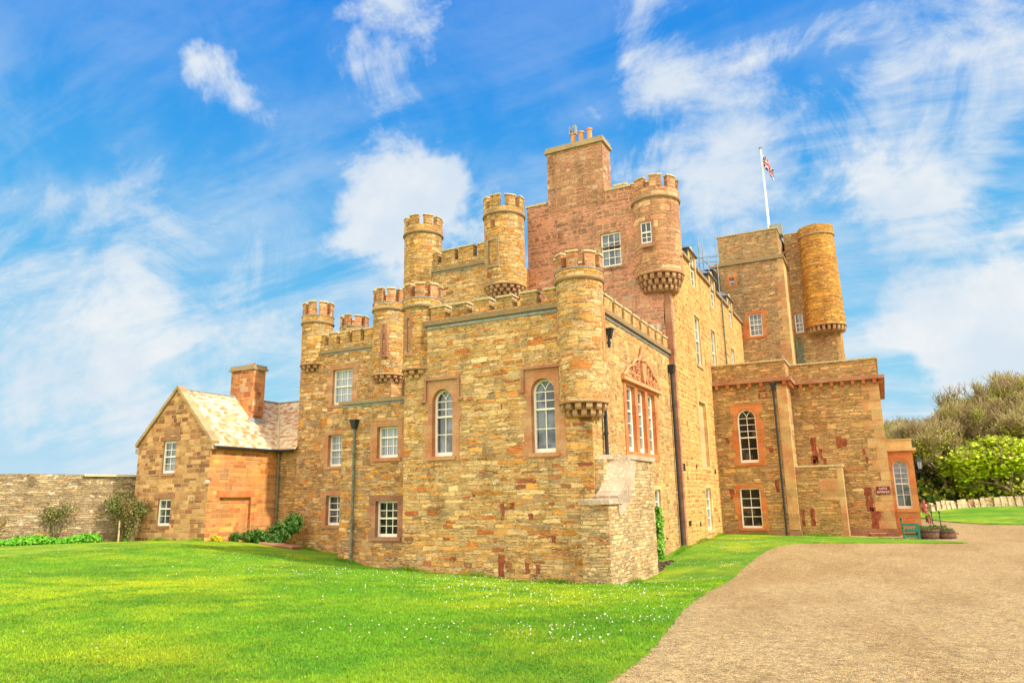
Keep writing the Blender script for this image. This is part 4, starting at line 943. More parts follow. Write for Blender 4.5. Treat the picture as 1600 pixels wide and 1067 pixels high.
# ------------------------------------------------------------------ scatter meshes (numpy)
def quads(name,P,N,size,m,asp=1.6,parent=None,fold=0):
    """leaf-sized quads centred on P, facing roughly N"""
    n=len(P); a=rng.normal(size=(n,3)); N=N+rng.normal(size=(n,3))*.55; N/=np.linalg.norm(N,axis=1)[:,None]
    t=np.cross(N,a); t/=np.linalg.norm(t,axis=1)[:,None]+1e-9; b=np.cross(N,t); s=(size*rng.uniform(.6,1.3,n))[:,None]
    V=np.stack([P-t*s*.5,P-b*s*.5*asp*.6+N*s*.12,P+t*s*.5,P+b*s*.5*asp*.6+N*s*.12],1).reshape(-1,3)
    me=bpy.data.meshes.new(name); me.vertices.add(4*n); me.vertices.foreach_set('co',V.astype(np.float32).ravel()); me.loops.add(4*n); me.loops.foreach_set('vertex_index',np.arange(4*n,dtype=np.int32)); me.polygons.add(n); me.polygons.foreach_set('loop_start',np.arange(0,4*n,4,dtype=np.int32)); me.polygons.foreach_set('loop_total',np.full(n,4,dtype=np.int32)); me.update(calc_edges=True)
    me.materials.append(M[m]); o=bpy.data.objects.new(name,me); COL.objects.link(o)
    if parent is not None: link(o,parent)
    return o
def grass(name,n,box,h,seed,poly=LAWN,dens=None):
    r=np.random.default_rng(seed); x=r.uniform(box[0],box[1],n); y=r.uniform(box[2],box[3],n)
    if dens is not None: k=r.uniform(size=n)<dens(x,y); x=x[k];y=y[k]
    k=inpoly(x,y,poly); x=x[k];y=y[k]; n=len(x); z=tz(x,y)+.04
    a=r.uniform(0,2*PI,n); w=r.uniform(.0025,.005,n)*(1+np.hypot(x,y)/10); hh=h*r.uniform(.5,1.3,n); lx=r.normal(0,.4,n)*hh; ly=r.normal(0,.4,n)*hh
    B=np.stack([x,y,z],1); t=np.stack([np.cos(a)*w,np.sin(a)*w,0*w],1); T=B+np.stack([lx,ly,hh],1)
    V=np.stack([B-t,B+t,T],1).reshape(-1,3)
    me=bpy.data.meshes.new(name); me.vertices.add(3*n); me.vertices.foreach_set('co',V.astype(np.float32).ravel()); me.loops.add(3*n); me.loops.foreach_set('vertex_index',np.arange(3*n,dtype=np.int32)); me.polygons.add(n); me.polygons.foreach_set('loop_start',np.arange(0,3*n,3,dtype=np.int32)); me.polygons.foreach_set('loop_total',np.full(n,3,dtype=np.int32)); me.update(calc_edges=True)
    me.materials.append(M['blade']); o=bpy.data.objects.new(name,me); COL.objects.link(o); return o
g1=grass('grass',1150000,(-26,-2,2.5,22),.036,5,dens=lambda x,y:np.clip((11/np.maximum(np.hypot(x,y),5))**1.8,0,1)*(np.abs(np.arctan2(-x,y)-.47)<.86))
tag(g1,'short mown green grass blades on the near lawn','grass',kind='stuff')
# longer tufts left by the mower along the wall feet
def edging():
    segs=[((-14.9,20.72),(-7.9,20.72)),((-7.85,19.5),(-6.95,19.5)),((-6.92,19.5),(-6.92,24.1)),((-7.5,27.6),(-7.5,38.3)),((-7.5,38.38),(-1.8,38.6)),((-18.7,21.93),(-14.9,21.93)),((-25.7,26.88),(-18.7,26.88)),((-31.9,22.78),(-27,22.78))]
    X=[];Y=[]
    for a,b in segs:
        L=math.hypot(b[0]-a[0],b[1]-a[1]); n=int(L*650); t=rng.uniform(0,1,n); X.append(a[0]+(b[0]-a[0])*t+rng.normal(0,.05,n)); Y.append(a[1]+(b[1]-a[1])*t-np.abs(rng.normal(0,.07,n)))
    x=np.concatenate(X);y=np.concatenate(Y);n=len(x); z=tz(x,y)+.03; a=rng.uniform(0,2*PI,n); w=rng.uniform(.005,.010,n); hh=rng.uniform(.04,.17,n)*np.clip(.6+.7*np.sin(x*2.3+y*1.7),.3,1.3)
    B=np.stack([x,y,z],1); t=np.stack([np.cos(a)*w,np.sin(a)*w,0*w],1); T=B+np.stack([rng.normal(0,.35,n)*hh,rng.normal(0,.35,n)*hh,hh],1)
    V=np.stack([B-t,B+t,T],1).reshape(-1,3); me=bpy.data.meshes.new('long_grass'); me.from_pydata(V.tolist(),[],np.arange(3*n).reshape(-1,3).tolist()); me.materials.append(M['blade']); o=bpy.data.objects.new('long_grass',me); COL.objects.link(o); tag(o,'longer uncut grass along the foot of the castle walls','grass',kind='stuff')
edging()
# daisies
def daisies():
    r=np.random.default_rng(9); cs=[(-6.6,9.2,.9,70),(-4.6,9.6,.7,160),(-3.6,11.4,.35,70),(-5.5,12.5,1.2,90),(-6,14.5,1.6,160),(-9.0,15.8,1.3,260),(-5.2,17.5,1.2,170),(-12,18,1.6,150),(-14.5,17.5,1.6,220),(-16.5,16.5,2.0,200),(-6,22,1.0,140),(-5.7,26,1.0,220),(-5.8,30,1.2,260),(-5.6,33.5,1.2,240),(-24,16.5,2.5,160),(-28,16,2,120),(-9,19.3,1.5,160),(-12.5,19.8,1.4,120),(-2,36,1.4,60),(-20,19,2,120),(-8,7,1.5,25)]
    X=[];Y=[]
    for a,b,s,n in cs: n=int(n*.65); X.append(r.normal(a,s*1.1,n)); Y.append(r.normal(b,s*.75,n))
    X.append(r.uniform(-22,-3,220)); Y.append(r.uniform(10,20,220))
    x=np.concatenate(X);y=np.concatenate(Y)
    k=inpoly(x,y,LAWN)&~((x<UF-.1)&(x>-14.9)&(y>VF-.1))&~((x<UM)&(y>30)); x=x[k];y=y[k]; z=tz(x,y)+.11
    P=np.stack([x,y,z],1); N=np.tile([0,-.3,1.0],(len(x),1)); o=quads('daisies',P,N,.024,'daisy',1.6); tag(o,'small white daisies dotted in drifts over the lawn','flowers',kind='stuff')
daisies()
# ------------------------------------------------------------------ boundary walls
def garden_wall():
    pts=[(-32.2,24.3),(-35.2,18.9),(-42,6.5),(-52,-10)]; t=thing('garden_wall','grey lichened rubble garden wall running left from the cottage','wall',(-35,19,0))
    s=MB(); c=MB(); acc=0
    for (a,b) in zip(pts[:-1],pts[1:]):
        d=Vector((b[0]-a[0],b[1]-a[1])); L=d.length; nrm=Vector((d.y,-d.x))/L
        if nrm.x<0: nrm=-nrm
        q=[(a[0],a[1]),(b[0],b[1])]; th=.5; z1=3.14 if acc==0 else 3.2
        z1b=3.22
        s.face([(a[0],a[1],-.8),(b[0],b[1],-.8),(b[0],b[1],z1b),(a[0],a[1],z1)],[(acc,-.8),(acc+L,-.8),(acc+L,z1b),(acc,z1)])
        a2=(a[0]-nrm.x*th,a[1]-nrm.y*th); b2=(b[0]-nrm.x*th,b[1]-nrm.y*th)
        s.face([(a[0],a[1],z1),(b[0],b[1],z1b),(b2[0],b2[1],z1b),(a2[0],a2[1],z1)]); s.face([(a2[0],a2[1],-.8),(b2[0],b2[1],-.8),(b2[0],b2[1],z1b),(a2[0],a2[1],z1)])
        if acc==0:
            p,q2=Vector((*a,0)),Vector((*b,0)); p2=p.lerp(q2,.52)
            e=Vector((nrm.x,nrm.y,0))*.1
            c.hexa([(p+e)+Vector((0,0,3.06)),(p2+e)+Vector((0,0,3.1)),(p2-e*6)+Vector((0,0,3.1)),(p-e*6)+Vector((0,0,3.06)),(p+e)+Vector((0,0,3.16)),(p2+e)+Vector((0,0,3.2)),(p2-e*6)+Vector((0,0,3.2)),(p-e*6)+Vector((0,0,3.16))])
        acc+=L
    s.build('wall','wall',t); c.build('coping','cap',t)
garden_wall()
def drive_wall():
    t=thing('field_wall','low wall of upright lichened coping stones beyond the far lawn','wall',(6,62.3,.4))
    pts=[(2.7,60),(4.42,61.5),(6.33,62.5),(8.6,63),(17.3,63.2),(32,64)]; s=MB(); rr=random.Random(8)
    for a,b in zip(pts[:-1],pts[1:]):
        L=math.hypot(b[0]-a[0],b[1]-a[1]); n=max(1,int(L/.42)); 
        for k in range(n):
            p=Vector(a).lerp(Vector(b),(k+.03)/n); q=Vector(a).lerp(Vector(b),(k+.97)/n); z0=gz(*p); h=.66+rr.uniform(-.07,.07); tl=rr.uniform(.02,.16)
            dv=Vector((q.y-p.y,-(q.x-p.x))).normalized()*-.0; j=rr.uniform(-.06,.06)
            s.hexa([(p.x,p.y+j,z0-.3),(q.x,q.y+j,z0-.3),(q.x,q.y+.4+j,z0-.3),(p.x,p.y+.4+j,z0-.3),(p.x+.04-tl,p.y+.04+j,z0+h-.04),(q.x-.03-tl,q.y+.05+j,z0+h),(q.x-.03-tl,q.y+.35+j,z0+h),(p.x+.04-tl,p.y+.35+j,z0+h)])
    s.build('coping_stones','fieldc',t)
    s=MB()
    for a,b in zip(pts[:-1],pts[1:]): s.face([(a[0],a[1]+.1,-.5),(b[0],b[1]+.1,-.5),(b[0],b[1]+.1,gz(*b)+.5),(a[0],a[1]+.1,gz(*a)+.5)])
    s.build('wall','brownred',t)
drive_wall()
gt=thing('timber_gate','small brown timber gate between the porch and the far stone wall','gate',(2.3,60,0))
s=MB()
for i in range(7): s.box(2.02+.1*i,2.11+.1*i,60,60.04,.0,.82)
s.box(2.0,2.72,59.97,60,.15,.23); s.box(2.0,2.72,59.97,60,.62,.7); s.build('boards','timber',gt)
s=MB(); s.box(1.92,2.0,59.95,60.06,-.1,.95); s.build('post','timber',gt)
# ------------------------------------------------------------------ flag pole, flag, scaffold
fp=thing('flagpole','tall white flagpole on the roof of the square tower','flagpole',(-5.36,51.5,19.6))
s=MB(); s.tube((-5.35,51.5,19.4),(-5.40,51.5,26.45),.10,.055,12); s.build('pole','polewhite',fp)
s=MB(); s.tube((-5.40,51.5,26.45),(-5.40,51.5,26.52),.13,.13,12); s.tube((-5.40,51.5,26.52),(-5.40,51.5,26.6),.05,.02,8); s.build('cap','lead',fp)
s=MB(); s.tube((-5.27,51.45,19.6),(-5.27,51.45,20.9),.015,n=5); s.build('halyard_cleat','polewhite',fp)
def flag():
    nu,nv=44,24; V=[];Fc=[];W,H=1.9,1.15; ztop=25.95
    for i in range(nu+1):
        s=i/nu
        for j in range(nv+1):
            t=j/nv
            x=-5.31+s*.62+.05*math.sin(s*14+t*1.5)*(s**.5)+.02*t; y=51.48+.20*math.sin(s*11+t*2.2)*s**.6-.25*s; z=ztop-t*H-s*1.05+.12*math.sin(s*5)-.25*s*(1-t)
            V.append((x,y,z))
    def colr(s,t):
        x=s*2-1; y=(t*2-1)*.6
        X=abs(x);Y=abs(y)
        if X<.10 or Y<.10: return (.60,.005,.03)
        if X<.17 or Y<.17: return (.85,.85,.85)
        dd=abs(abs(y)-.6*abs(x))/1.166
        side=(abs(y)-.6*abs(x))*(1 if x*y>0 else -1)
        if dd<.035: return (.60,.005,.03)
        if dd<.11: return (.85,.85,.85)
        return (.005,.02,.20)
    cols=[]
    for i in range(nu):
        for j in range(nv):
            a=i*(nv+1)+j; Fc.append((a,a+nv+1,a+nv+2,a+1)); cols.append(colr((i+.5)/nu,(j+.5)/nv))
    me=bpy.data.meshes.new('flag'); me.from_pydata(V,[],Fc); at=me.color_attributes.new('flagcol','FLOAT_COLOR','CORNER')
    arr=np.repeat(np.array([(*c,1) for c in cols],dtype=np.float32),4,axis=0); at.data.foreach_set('color',arr.ravel())
    def f(g,b): g.set(b.inputs['Base Color'],g.node('ShaderNodeAttribute',None,0,attribute_name='flagcol'))
    me.materials.append(mat('flag_cloth',f)); o=bpy.data.objects.new('flag',me); COL.objects.link(o); tag(o,'drooping red, white and blue flag flying from the white pole','flag')
flag()
sc=thing('scaffolding','thin metal scaffold rail and poles on the roof between turret and square tower','scaffold',(-8.5,46,13.2))
def scaffold():
    s=MB(); V=45.0
    for u,z in ((-9.12,18.1),(-8.88,17.7),(-8.0,18.1)): s.tube((u,V,13.2),(u,V,z),.03,n=6)
    for z in (16.65,16.3): s.tube((-10.4,V-.6,z),(-7.9,V+.05,z+.0),.026,n=6)
    for u in (-10.2,-9.6,-9.3,-8.5): s.tube((u,V-.3,13.2),(u,V-.3,17.0),.026,n=6)
    s.tube((-9.0,V,16.7),(-8.2,V,15.7),.024,n=6); s.tube((-10.2,V,15.3),(-9.1,V,16.3),.024,n=6)
    s.build('pole','lead',sc)
scaffold()
# ------------------------------------------------------------------ furniture by the entrance
def bench():
    t=thing('garden_bench','green painted wooden bench seen end on beside the red porch','bench',(.8,38.6,gz(.8,38.6)))
    z=gz(.8,38.6)+.0; u0,u1,v0,v1=.46,1.14,38.0,39.5
    def b(*a):
        s=MB(); s.box(*a); return s
    for v in (v0,v1-.07):
        s=MB(); s.hexa([(u0,v,z),(u0+.08,v,z),(u0+.08,v+.07,z),(u0,v+.07,z),(u0-.06,v,z+.96),(u0-.005,v,z+.96),(u0-.005,v+.07,z+.96),(u0-.06,v+.07,z+.96)]); s.build('leg','green',t)
        s=MB(); s.box(u1-.08,u1,v,v+.07,z,z+.60); s.build('leg','green',t)
        s=MB(); s.box(u0+.02,u1+.03,v-.01,v+.08,z+.60,z+.66); s.build('arm','green',t)
        s=MB(); s.box(u0+.08,u1-.08,v+.01,v+.06,z+.14,z+.20); s.box(u0+.08,u1-.08,v+.01,v+.06,z+.34,z+.41); s.build('rail','green',t)
    s=MB()
    for k in range(5): s.box(u0+.07+k*.115,u0+.15+k*.115,v0,v1,z+.41,z+.44)
    s.build('seat','green',t)
    s=MB(); s.box(u0-.05,u0-.0,v0,v1,z+.86,z+.94); s.box(u0-.03,u0+.02,v0,v1,z+.5,z+.56)
    for k in range(12): s.box(u0-.035,u0-.01,v0+.1+k*.11,v0+.16+k*.11,z+.56,z+.86)
    s.build('backrest','green',t)
bench()
def planter(u,v,r,h,label,grp='half barrel planters',plants=True):
    z=gz(u,v); t=thing('barrel_planter',label,'planter',(u,v,z),grp)
    s=MB(); s.ring((u,v),[(0,z),(r*.88,z),(r*1.0,z+h),(r*.9,z+h),(r*.88,z+h-.08),(0,z+h-.08)],20); s.build('tub','barrel',t)
    s=MB()
    for zz in (.12,.7): rr_=r*(.88+.12*zz)+.008; s.ring((u,v),[(rr_-.02,z+h*zz),(rr_,z+h*zz),(rr_+.004,z+h*zz+.045),(rr_-.02,z+h*zz+.045)],20); 
    s.build('hoop','iron',t)
    n=220; a=rng.uniform(0,2*PI,n); q=r*.85*np.sqrt(rng.uniform(0,1,n)); P=np.stack([u+q*np.cos(a),v+q*np.sin(a),z+h-.04+rng.uniform(0,.12,n)],1); quads('plant',P,np.tile([0,0,1.],(n,1)),.06,'soil' if not plants else 'leafg',parent=t)
planter(1.55,38.9,.42,.44,'left front half barrel planter next to the green bench')
planter(2.22,39.1,.36,.38,'right front half barrel planter at the outer end of the row')
planter(1.98,40.6,.42,.46,'half barrel planter standing behind the two front ones',)
planter(1.35,40.2,.36,.44,'half barrel planter half hidden behind the bench')
for k,(u,v,lab) in enumerate(((1.80,39.9,'thin black garden cane stuck upright behind the left planter'),(2.12,40.0,'thin black garden cane stuck upright behind the right planter'))):
    s=MB(); z=gz(u,v); s.tube((u,v,z),(u-.04,v,z+1.22),.018,n=6); s.box(u-.07,u+.0,v-.02,v+.02,z+1.1,z+1.2); tag(s.build('garden_cane','iron'),lab,'cane')
s=MB(); z=gz(2.6,39.3)
for k in range(3): s.tube((2.55+.05*k,39.2+.2*k,z),(2.5+.05*k,39.2+.2*k,z+.3),.02,n=6)
s.box(2.47,2.72,39.15,39.2,z+.2,z+.26); tag(s.build('plant_stand','timber'),'small pale wooden stand on the gravel at the end of the planters','stand')
s=MB(); s.hexa([(-.93,39.95,-.5),(-.24,39.95,-.5),(-.24,40.35,-.5),(-.93,40.35,-.5),(-.9,39.99,-.27),(-.27,39.99,-.27),(-.27,40.33,-.27),(-.9,40.33,-.27)]); s.box(-.96,-.21,39.92,40.36,-.27,-.235); tag(s.build('step_block','merlred'),'low dark red block at the foot of the annex wall','step')
# sign
sg=thing('wall_sign','small maroon sign reading CASTLE ENTRANCE on the annex wall','sign',(-.14,VB-.03,1.8))
s=MB(); s.box(-.44,.16,VB-.06,VB-.012,1.62,1.99); s.build('board','maroon',sg)
def letters(text,x,z,size,parent,y,w=None):
    cu=bpy.data.curves.new('lettering','FONT'); cu.body=text; cu.size=size; cu.align_x='CENTER'; cu.extrude=.002
    o=bpy.data.objects.new('lettering',cu); COL.objects.link(o); me=bpy.data.meshes.new_from_object(o); bpy.data.objects.remove(o)
    o=bpy.data.objects.new('lettering',me); COL.objects.link(o); me.materials.clear(); me.materials.append(M['letter'])
    xs=[v.co.x for v in me.vertices]; k=(w/(max(xs)-min(xs))) if w else 1
    for v in me.vertices: v.co=Vector((x+v.co.x*k,y-v.co.z,z+v.co.y))
    link(o,parent)
letters('CASTLE',-.14,1.835,.155,sg,VB-.064,.36); letters('ENTRANCE',-.14,1.67,.155,sg,VB-.064,.54)
# ------------------------------------------------------------------ plants
def blobpts(c,r,n,shell=.55):
    d=rng.normal(size=(n,3)); d/=np.linalg.norm(d,axis=1)[:,None]; q=(shell+(1-shell)*rng.uniform(0,1,n))**1; q=q*(.75+.35*np.sin(d[:,0]*5+c[0])*np.cos(d[:,2]*4+d[:,1]*6))
    return np.array(c)+d*q[:,None]*np.array(r),d
def shrub(name,label,cat,blobs,n,size,m,stem=True,grp=None,extra=None):
    c0=blobs[0][0]; t=thing(name,label,cat,(c0[0],c0[1],gz(c0[0],c0[1])),grp)
    P=[];N=[]
    for c,r in blobs:
        p,d=blobpts(c,r,int(n/len(blobs))); P.append(p);N.append(d)
    P=np.concatenate(P);N=np.concatenate(N); k=P[:,2]>tz(P[:,0],P[:,1])+.03; quads('foliage',P[k],N[k]*1.0,size,m,parent=t)
    if extra:
        kk=rng.choice(len(P),extra[1],replace=False); quads('blossom',P[kk]+N[kk]*.04,N[kk],extra[2],extra[0],parent=t)
    if stem:
        s=MB()
        for c,r in blobs:
            z=gz(c[0],c[1])
            for q in range(5): s.path([(c[0]+random.uniform(-.15,.15),c[1],z-.05),(c[0]+random.uniform(-.3,.3)*r[0],c[1]+random.uniform(-.2,.2)*r[1],z+(c[2]-z)*.6),(c[0]+random.uniform(-.7,.7)*r[0],c[1]+random.uniform(-.5,.5)*r[1],c[2]+random.uniform(0,.7)*r[2])],.018,5)
        s.build('stem','bark',t)
    return t
shrub('shrub','rounded dark green shrub in the corner between cottage and castle','shrub',[((-25.5,25.9,.35),(.85,.55,.65)),((-26.4,25.4,.15),(.75,.5,.5)),((-25.0,26.2,.75),(.55,.45,.6)),((-25.8,25.6,.0),(1.0,.5,.45))],9000,.085,'leafg',False)
shrub('low_plant','low green plant trailing over the stone edging beside the dark shrub','plant',[((-26.9,24.6,.22),(.5,.4,.28)),((-26.4,24.9,.25),(.4,.4,.28))],1500,.07,'leafg',False)
shrub('yellow_flowers','clump of bright yellow flowers at the cottage corner','flowers',[((-27.3,23.2,.22),(.42,.3,.2)),((-26.7,23.3,.2),(.4,.3,.2))],1500,.055,'yflower',False)
def climber(label,u,v,w,h,z0,n,m,size,grp=None,nst=6):
    """loose shrub trained against the garden wall"""
    z=gz(u,v); t=thing('wall_shrub',label,'shrub',(u,v,z),grp); s=MB(); P=[]
    rr=random.Random(int(abs(u*10)))
    for k in range(nst*3):
        a=rr.uniform(-1,1); p0=Vector((u+a*w*.12,v,z)); p1=Vector((u+a*w*.4,v-a*.4*w*-.5,z+z0*1.0+h*.3)); p2=Vector((u+a*w*.75+rr.uniform(-.2,.2),v+a*w*.55,z+z0+h*rr.uniform(.55,1)))
        s.path([p0,p1,p2],.016,4)
        for q in range(int(n/(nst*3))):
            tt=rr.uniform(.25,1); p=p1.lerp(p2,tt) if rr.random()<.8 else p0.lerp(p1,tt); P.append((p.x+rr.gauss(0,.16),p.y+rr.gauss(0,.13),p.z+rr.gauss(0,.16)))
    s.build('stem','bark',t); P=np.array(P); quads('foliage',P,rng.normal(size=P.shape)+np.array([.6,-.6,.4]),size,m,parent=t)
climber('small thin olive shrub trained on the middle of the garden wall',-33.95,20.6,.75,1.1,.7,900,'leafw',.075,'shrubs trained on the garden wall')
climber('large olive shrub against the garden wall, left of the stake',-32.3,22.6,.75,1.3,.9,1700,'leafw',.085,'shrubs trained on the garden wall')
climber('large olive shrub against the garden wall next to the cottage corner',-31.2,22.4,.7,1.2,.8,1500,'leafw',.085,'shrubs trained on the garden wall')
climber('bare sparse shrub at the left end of the garden wall',-35.1,18.6,.5,.9,.4,110,'leafo',.06,'shrubs trained on the garden wall')
s=MB(); s.tube((-31.7,22.1,-.1),(-31.72,22.1,1.05),.035,n=7); tag(s.build('garden_stake','cap'),'pale upright wooden stake in the bed near the cottage','stake')
def bed():
    n=7000; t=rng.uniform(0,1,n); a=np.array([-32.2,21.6]); b=np.array([-35.5,14.5]); w=rng.uniform(-.1,1,n); base=a+(b-a)*t[:,None]; nr=np.array([.89,-.46]); ww=np.where(t<.3,.9,1.1)
    p=base+nr*(w*ww)[:,None]-nr*.45; z=tz(p[:,0],p[:,1])+.05+rng.uniform(0,1,n)*(.34+.1*np.sin(t*23))*np.clip(1-abs(w-.45)*1.1,.2,1)
    P=np.stack([p[:,0],p[:,1],z],1); o=quads('ground_cover',P,np.tile([.3,-.4,.8],(n,1)),.13,'leafb'); tag(o,'bright green leafy ground cover along the foot of the garden wall','plants',kind='stuff')
bed()
shrub('low_plant','small bright green plant at the foot of the cottage gable','plant',[((-31.6,22.4,.1),(.35,.2,.12))],300,.09,'leafb',False)
shrub('weeds','yellowish low weeds beside the cottage corner and the stake','plant',[((-31.45,22.5,.3),(.4,.2,.3))],260,.07,'leafo',False)
# trough
s=MB(); z=gz(-24.9,25.3); s.hexa([(-25.8,25.0,z-.1),(-24.0,25.2,z-.25),(-24.0,25.7,z-.25),(-25.8,25.5,z-.1),(-25.8,24.95,z+.2),(-24.0,25.15,z+.05),(-24.0,25.7,z+.05),(-25.8,25.5,z+.2)]); s.hexa([(-25.85,24.9,z+.2),(-23.95,25.1,z+.05),(-23.95,25.75,z+.05),(-25.85,25.55,z+.2),(-25.8,24.95,z+.28),(-24.0,25.15,z+.12),(-24.0,25.7,z+.12),(-25.8,25.5,z+.28)])
tag(s.build('stone_edging','brownred'),'low brown stone slab edging in front of the dark shrub','stone')
# ivy column
def ivy():
    t=thing('climbing_plant','narrow bright green climber growing up the side wall behind the curved coping','climber',(-7.3,25.6,-.7))
    n=4200; zz=rng.uniform(-.45,1.35,n); w=.30*(1-((zz-.3)/1.6)**2)*(.8+.35*np.sin(zz*9)); y=25.65+rng.normal(0,1,n)*w*.7; x=-7.45+rng.uniform(-.25,.25,n)
    P=np.stack([x,y,zz],1); quads('foliage',P,np.tile([.7,-.5,.4],(n,1)),.085,'ivy',parent=t)
    s=MB(); 
    for k in range(5): s.path([(-7.4,25.6+.04*k,-.95),(-7.5,25.5+.09*k,-.2),(-7.55,25.45+.1*k,1.0)],.02,5)
    s.build('stem','bark',t)
    r=[]; rr=random.Random(5)
    s=MB(); 
    for k in range(80):
        a=rr.uniform(0,1); u=-7.4+rr.uniform(-.35,.35)*(1-a*.5); v=24.3+a*2.6; z=gz(u,v)+.05; q=rr.uniform(.06,.14)
        s.tube((u,v,z-.02),(u+rr.uniform(-.05,.05),v+rr.uniform(-.05,.05),z+rr.uniform(.01,.05)),q,q*.5,6)
    o=s.build('soil_bed','soil'); tag(o,kind='structure')
ivy()
shrub('flowering_shrub','dusky pink flowering plant behind the right corner of the porch','shrub',[((1.62,42.6,.9),(.16,.3,.45)),((1.75,42.7,.35),(.2,.3,.3))],700,.08,'pinkfl',False)
# ------------------------------------------------------------------ trees
def tree_mesh(seed,H,lean,spread,leaf,leafm_,nleaf,bare=True):
    r=random.Random(seed); segs=[];tips=[]
    def grow(p,d,L,rad,lv):
        n=3; q=p
        for k in range(n):
            d2=(d+Vector((r.gauss(0,.22),r.gauss(0,.22),r.gauss(0,.14)+(.05 if lv<4 else .10)))+Vector(lean)*.10).normalized(); e=q+d2*(L/n); segs.append((q,e,rad*(1-.22*k/n),rad*(1-.22*(k+1)/n),lv)); q=e; d=d2
            if lv>=3 and lv<8:
                dd=(d+Vector((r.gauss(0,.8),r.gauss(0,.8),r.gauss(0,.5)))).normalized(); grow(q,dd,L*.55,rad*.45,lv+2)
        if lv>=8 or rad<.007:
            tips.append(q)
            for k in range(1):
                e=q+Vector((r.gauss(0,.16),r.gauss(0,.16),r.uniform(.15,.5))); segs.append((q,e,.010,.006,9))
            return
        m=2 if lv<2 else r.choice((2,3))
        for k in range(m):
            a=r.uniform(0,2*PI); sp=spread*r.uniform(.6,1.2)
            side=Vector((math.cos(a),math.sin(a),r.uniform(-.1,.35)))
            grow(q,(d+side*sp).normalized(),L*r.uniform(.68,.86),rad*(.72 if m==2 else .62),lv+1)
    grow(Vector((0,0,-.2)),Vector((lean[0]*.6,lean[1]*.6,1)).normalized(),H*.27,H*.034,0)
    return segs,tips
def tubes_np(name,segs,m,minr=.012):
    P0=np.array([s[0][:] for s in segs]);P1=np.array([s[1][:] for s in segs]);r0=np.maximum(np.array([s[2] for s in segs]),minr);r1=np.maximum(np.array([s[3] for s in segs]),minr)
    big=r0>.05; out=[]
    me=bpy.data.meshes.new(name); VV=[];FF=[];off=0
    for mask,n in ((big,7),(~big,3)):
        A=P0[mask];B=P1[mask]; 
        if len(A)==0: continue
        D=B-A; D/=np.linalg.norm(D,axis=1)[:,None]+1e-9; t=np.cross(D,np.array([.31,.57,.76])); t/=np.linalg.norm(t,axis=1)[:,None]+1e-9; b=np.cross(D,t)
        ang=np.arange(n)*2*PI/n; cs=np.cos(ang)[None,:,None];sn=np.sin(ang)[None,:,None]
        ra=A[:,None,:]+(t[:,None,:]*cs+b[:,None,:]*sn)*r0[mask][:,None,None]; rb=B[:,None,:]+(t[:,None,:]*cs+b[:,None,:]*sn)*r1[mask][:,None,None]
        V=np.concatenate([ra,rb],1).reshape(-1,3); k=len(A); base=off+np.arange(k)[:,None]*2*n; i=np.arange(n)[None,:]; j=(np.arange(n)+1)[None,:]%n
        Fq=np.stack([base+i,base+j,base+n+j,base+n+i],-1).reshape(-1,4); VV.append(V);FF.append(Fq); off+=len(V)
    V=np.concatenate(VV);Fq=np.concatenate(FF).astype(np.int32); n=len(Fq)
    me.vertices.add(len(V)); me.vertices.foreach_set('co',V.astype(np.float32).ravel()); me.loops.add(4*n); me.loops.foreach_set('vertex_index',Fq.ravel()); me.polygons.add(n); me.polygons.foreach_set('loop_start',np.arange(0,4*n,4,dtype=np.int32)); me.polygons.foreach_set('loop_total',np.full(n,4,dtype=np.int32)); me.update(calc_edges=True); me.materials.append(M[m]); return me
def make_tree(seed,H,lean,spread,lm,nleaf,lsize=.14):
    segs,tips=tree_mesh(seed,H,lean,spread,None,None,0)
    zmax=max(s[1].z for s in segs); k=H/zmax
    segs=[(a*k,b*k,c,d,l) for a,b,c,d,l in segs]; tips=[t*k for t in tips]
    tr=tubes_np('trunk',[s for s in segs if s[4]<=3],'bark',.03); tw=tubes_np('crown',[s for s in segs if s[4]>3],'twig',.013)
    T=np.array([t[:] for t in tips]); 
    if nleaf:
        idx=rng.integers(0,len(T),nleaf); keep=np.sin(T[idx][:,0]*1.3+seed)+np.sin(T[idx][:,2]*1.7)+rng.normal(0,.5,nleaf)+2.2*(.62-T[idx][:,2]/H)*(lm=='leafo')+1.3*(lm=='leafy')>-.4; idx=idx[keep&((T[idx][:,2]<H*.80)|(lm!='leafo'))]
        P=T[idx]+rng.normal(0,.22,(len(idx),3)); lf=quads('leaves',P,rng.normal(size=P.shape)+np.array([0,0,.8]),lsize,lm); lme=lf.data; bpy.data.objects.remove(lf)
    else: lme=None
    return tr,tw,lme
TV=[make_tree(1,7.6,(-.5,0,0),.85,'leafo',2500),make_tree(2,8.0,(.25,0,0),.8,'leafo',1500),make_tree(5,7.2,(-.3,.2,0),.9,'leafo',7000),make_tree(8,5.4,(.3,0,0),1.15,'leafy',22000,.19),make_tree(12,8.4,(-.2,0,0),.75,'leafo',1200)]
print('tree faces',[sum(len(m.polygons) for m in t if m) for t in TV])
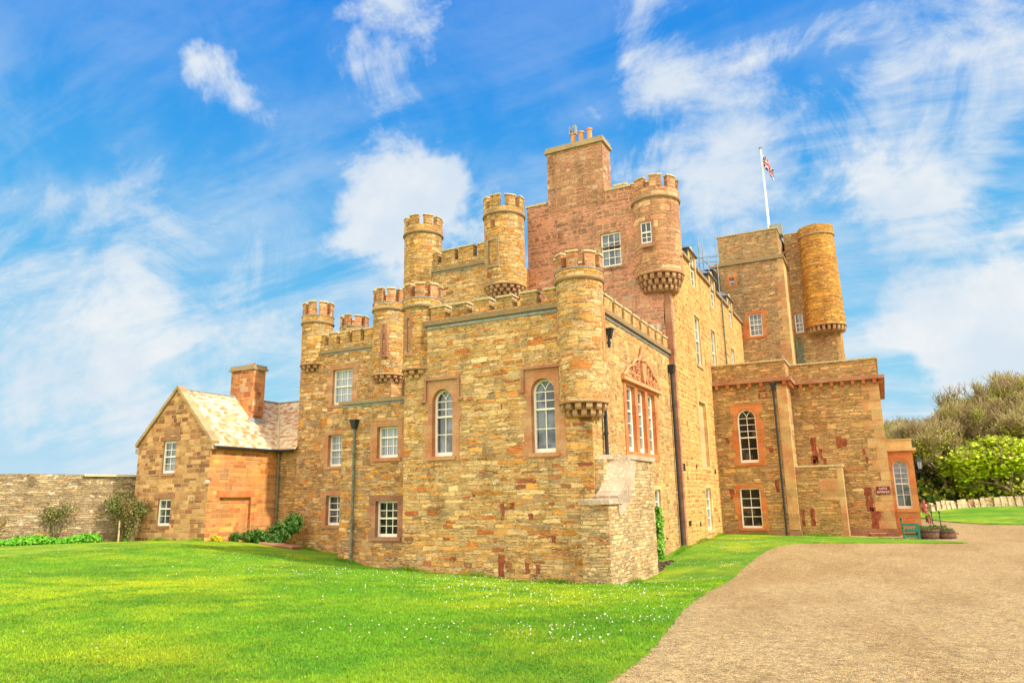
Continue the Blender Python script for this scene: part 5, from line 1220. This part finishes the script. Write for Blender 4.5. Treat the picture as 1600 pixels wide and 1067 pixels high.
def put_tree(k,u,v,s,rot,label):
    z=gz(u,min(v,90)); t=thing('tree',label,'tree',(u,v,z),'trees in the wood beyond the far wall'); t.rotation_euler=(0,0,rot); t.scale=(s,s,s)
    tr,tw,lf=TV[k]
    if k==3: t.scale=(s*1.3,s*1.3,s*.86)
    for nm,me in (('trunk',tr),('crown',tw),('leaves',lf)):
        if me: o=bpy.data.objects.new(nm,me); COL.objects.link(o); o.parent=t
WL='bare twisted brown tree in the massed wood beyond the far wall'
put_tree(0,2.2,65.5,.95,0.2,'large bare leaning tree rising just right of the porch beyond the wall')
put_tree(3,6.1,65.0,1.12,0,'low spreading tree with bright yellow green leaves behind the far wall')
put_tree(3,9.4,65.5,1.15,2.1,'second yellow green leafy tree at the right edge of the picture')
put_tree(2,4.8,67.5,.95,1.0,'olive tinted half bare tree left of the bright yellow green one')
for i,(k,u,v,s,ro) in enumerate(((1,1.2,67,.66,5),(2,2.6,69,.78,4),(0,4.4,70,.82,5.5),(1,7.4,74,1.02,.6),(4,10,75,1.12,1.6),(4,-1.5,69,.66,1.3),(1,1.0,71,.75,2),(4,3.4,73,.86,.4),(2,6.2,71,.93,3),(1,8.8,72,1.08,4),(4,11.5,71,1.15,5),(2,-4,71,.7,2.5),(0,.2,75,.78,2.2),(1,5,77,.98,1.1),(0,8.0,78,1.2,3.3),(4,12,77,1.35,.9),(2,15,70,1.2,.2),(1,19,73,1.2,2),(4,10,82,1.4,2),(2,3,82,1.15,1),(0,24,72,1.1,1),(1,15,80,1.4,1))):
    put_tree(k,u,v,s,ro,WL)
def undergrowth():
    n=24000; x=rng.uniform(-5,24,n); y=rng.uniform(64.5,86,n); h=1.1+1.3*np.abs(np.sin(x*.9)*np.sin(y*.7+1))+(y-64)*.15; z=tz(x,np.minimum(y,90))+rng.uniform(0,1,n)*np.clip(h,.4,4.5)
    P=np.stack([x,y,z],1); g=rng.normal(size=P.shape)+np.array([.2,-.6,.6]); o=quads('undergrowth',P,g,.34,'leafo'); o.data.materials.append(M['leafg']); 
    mi=(rng.uniform(size=n)<.35).astype(np.int32); o.data.polygons.foreach_set('material_index',mi); tag(o,'tangled olive and green undergrowth between the tree trunks','undergrowth',kind='stuff')
undergrowth()
print('objects',len(bpy.data.objects))
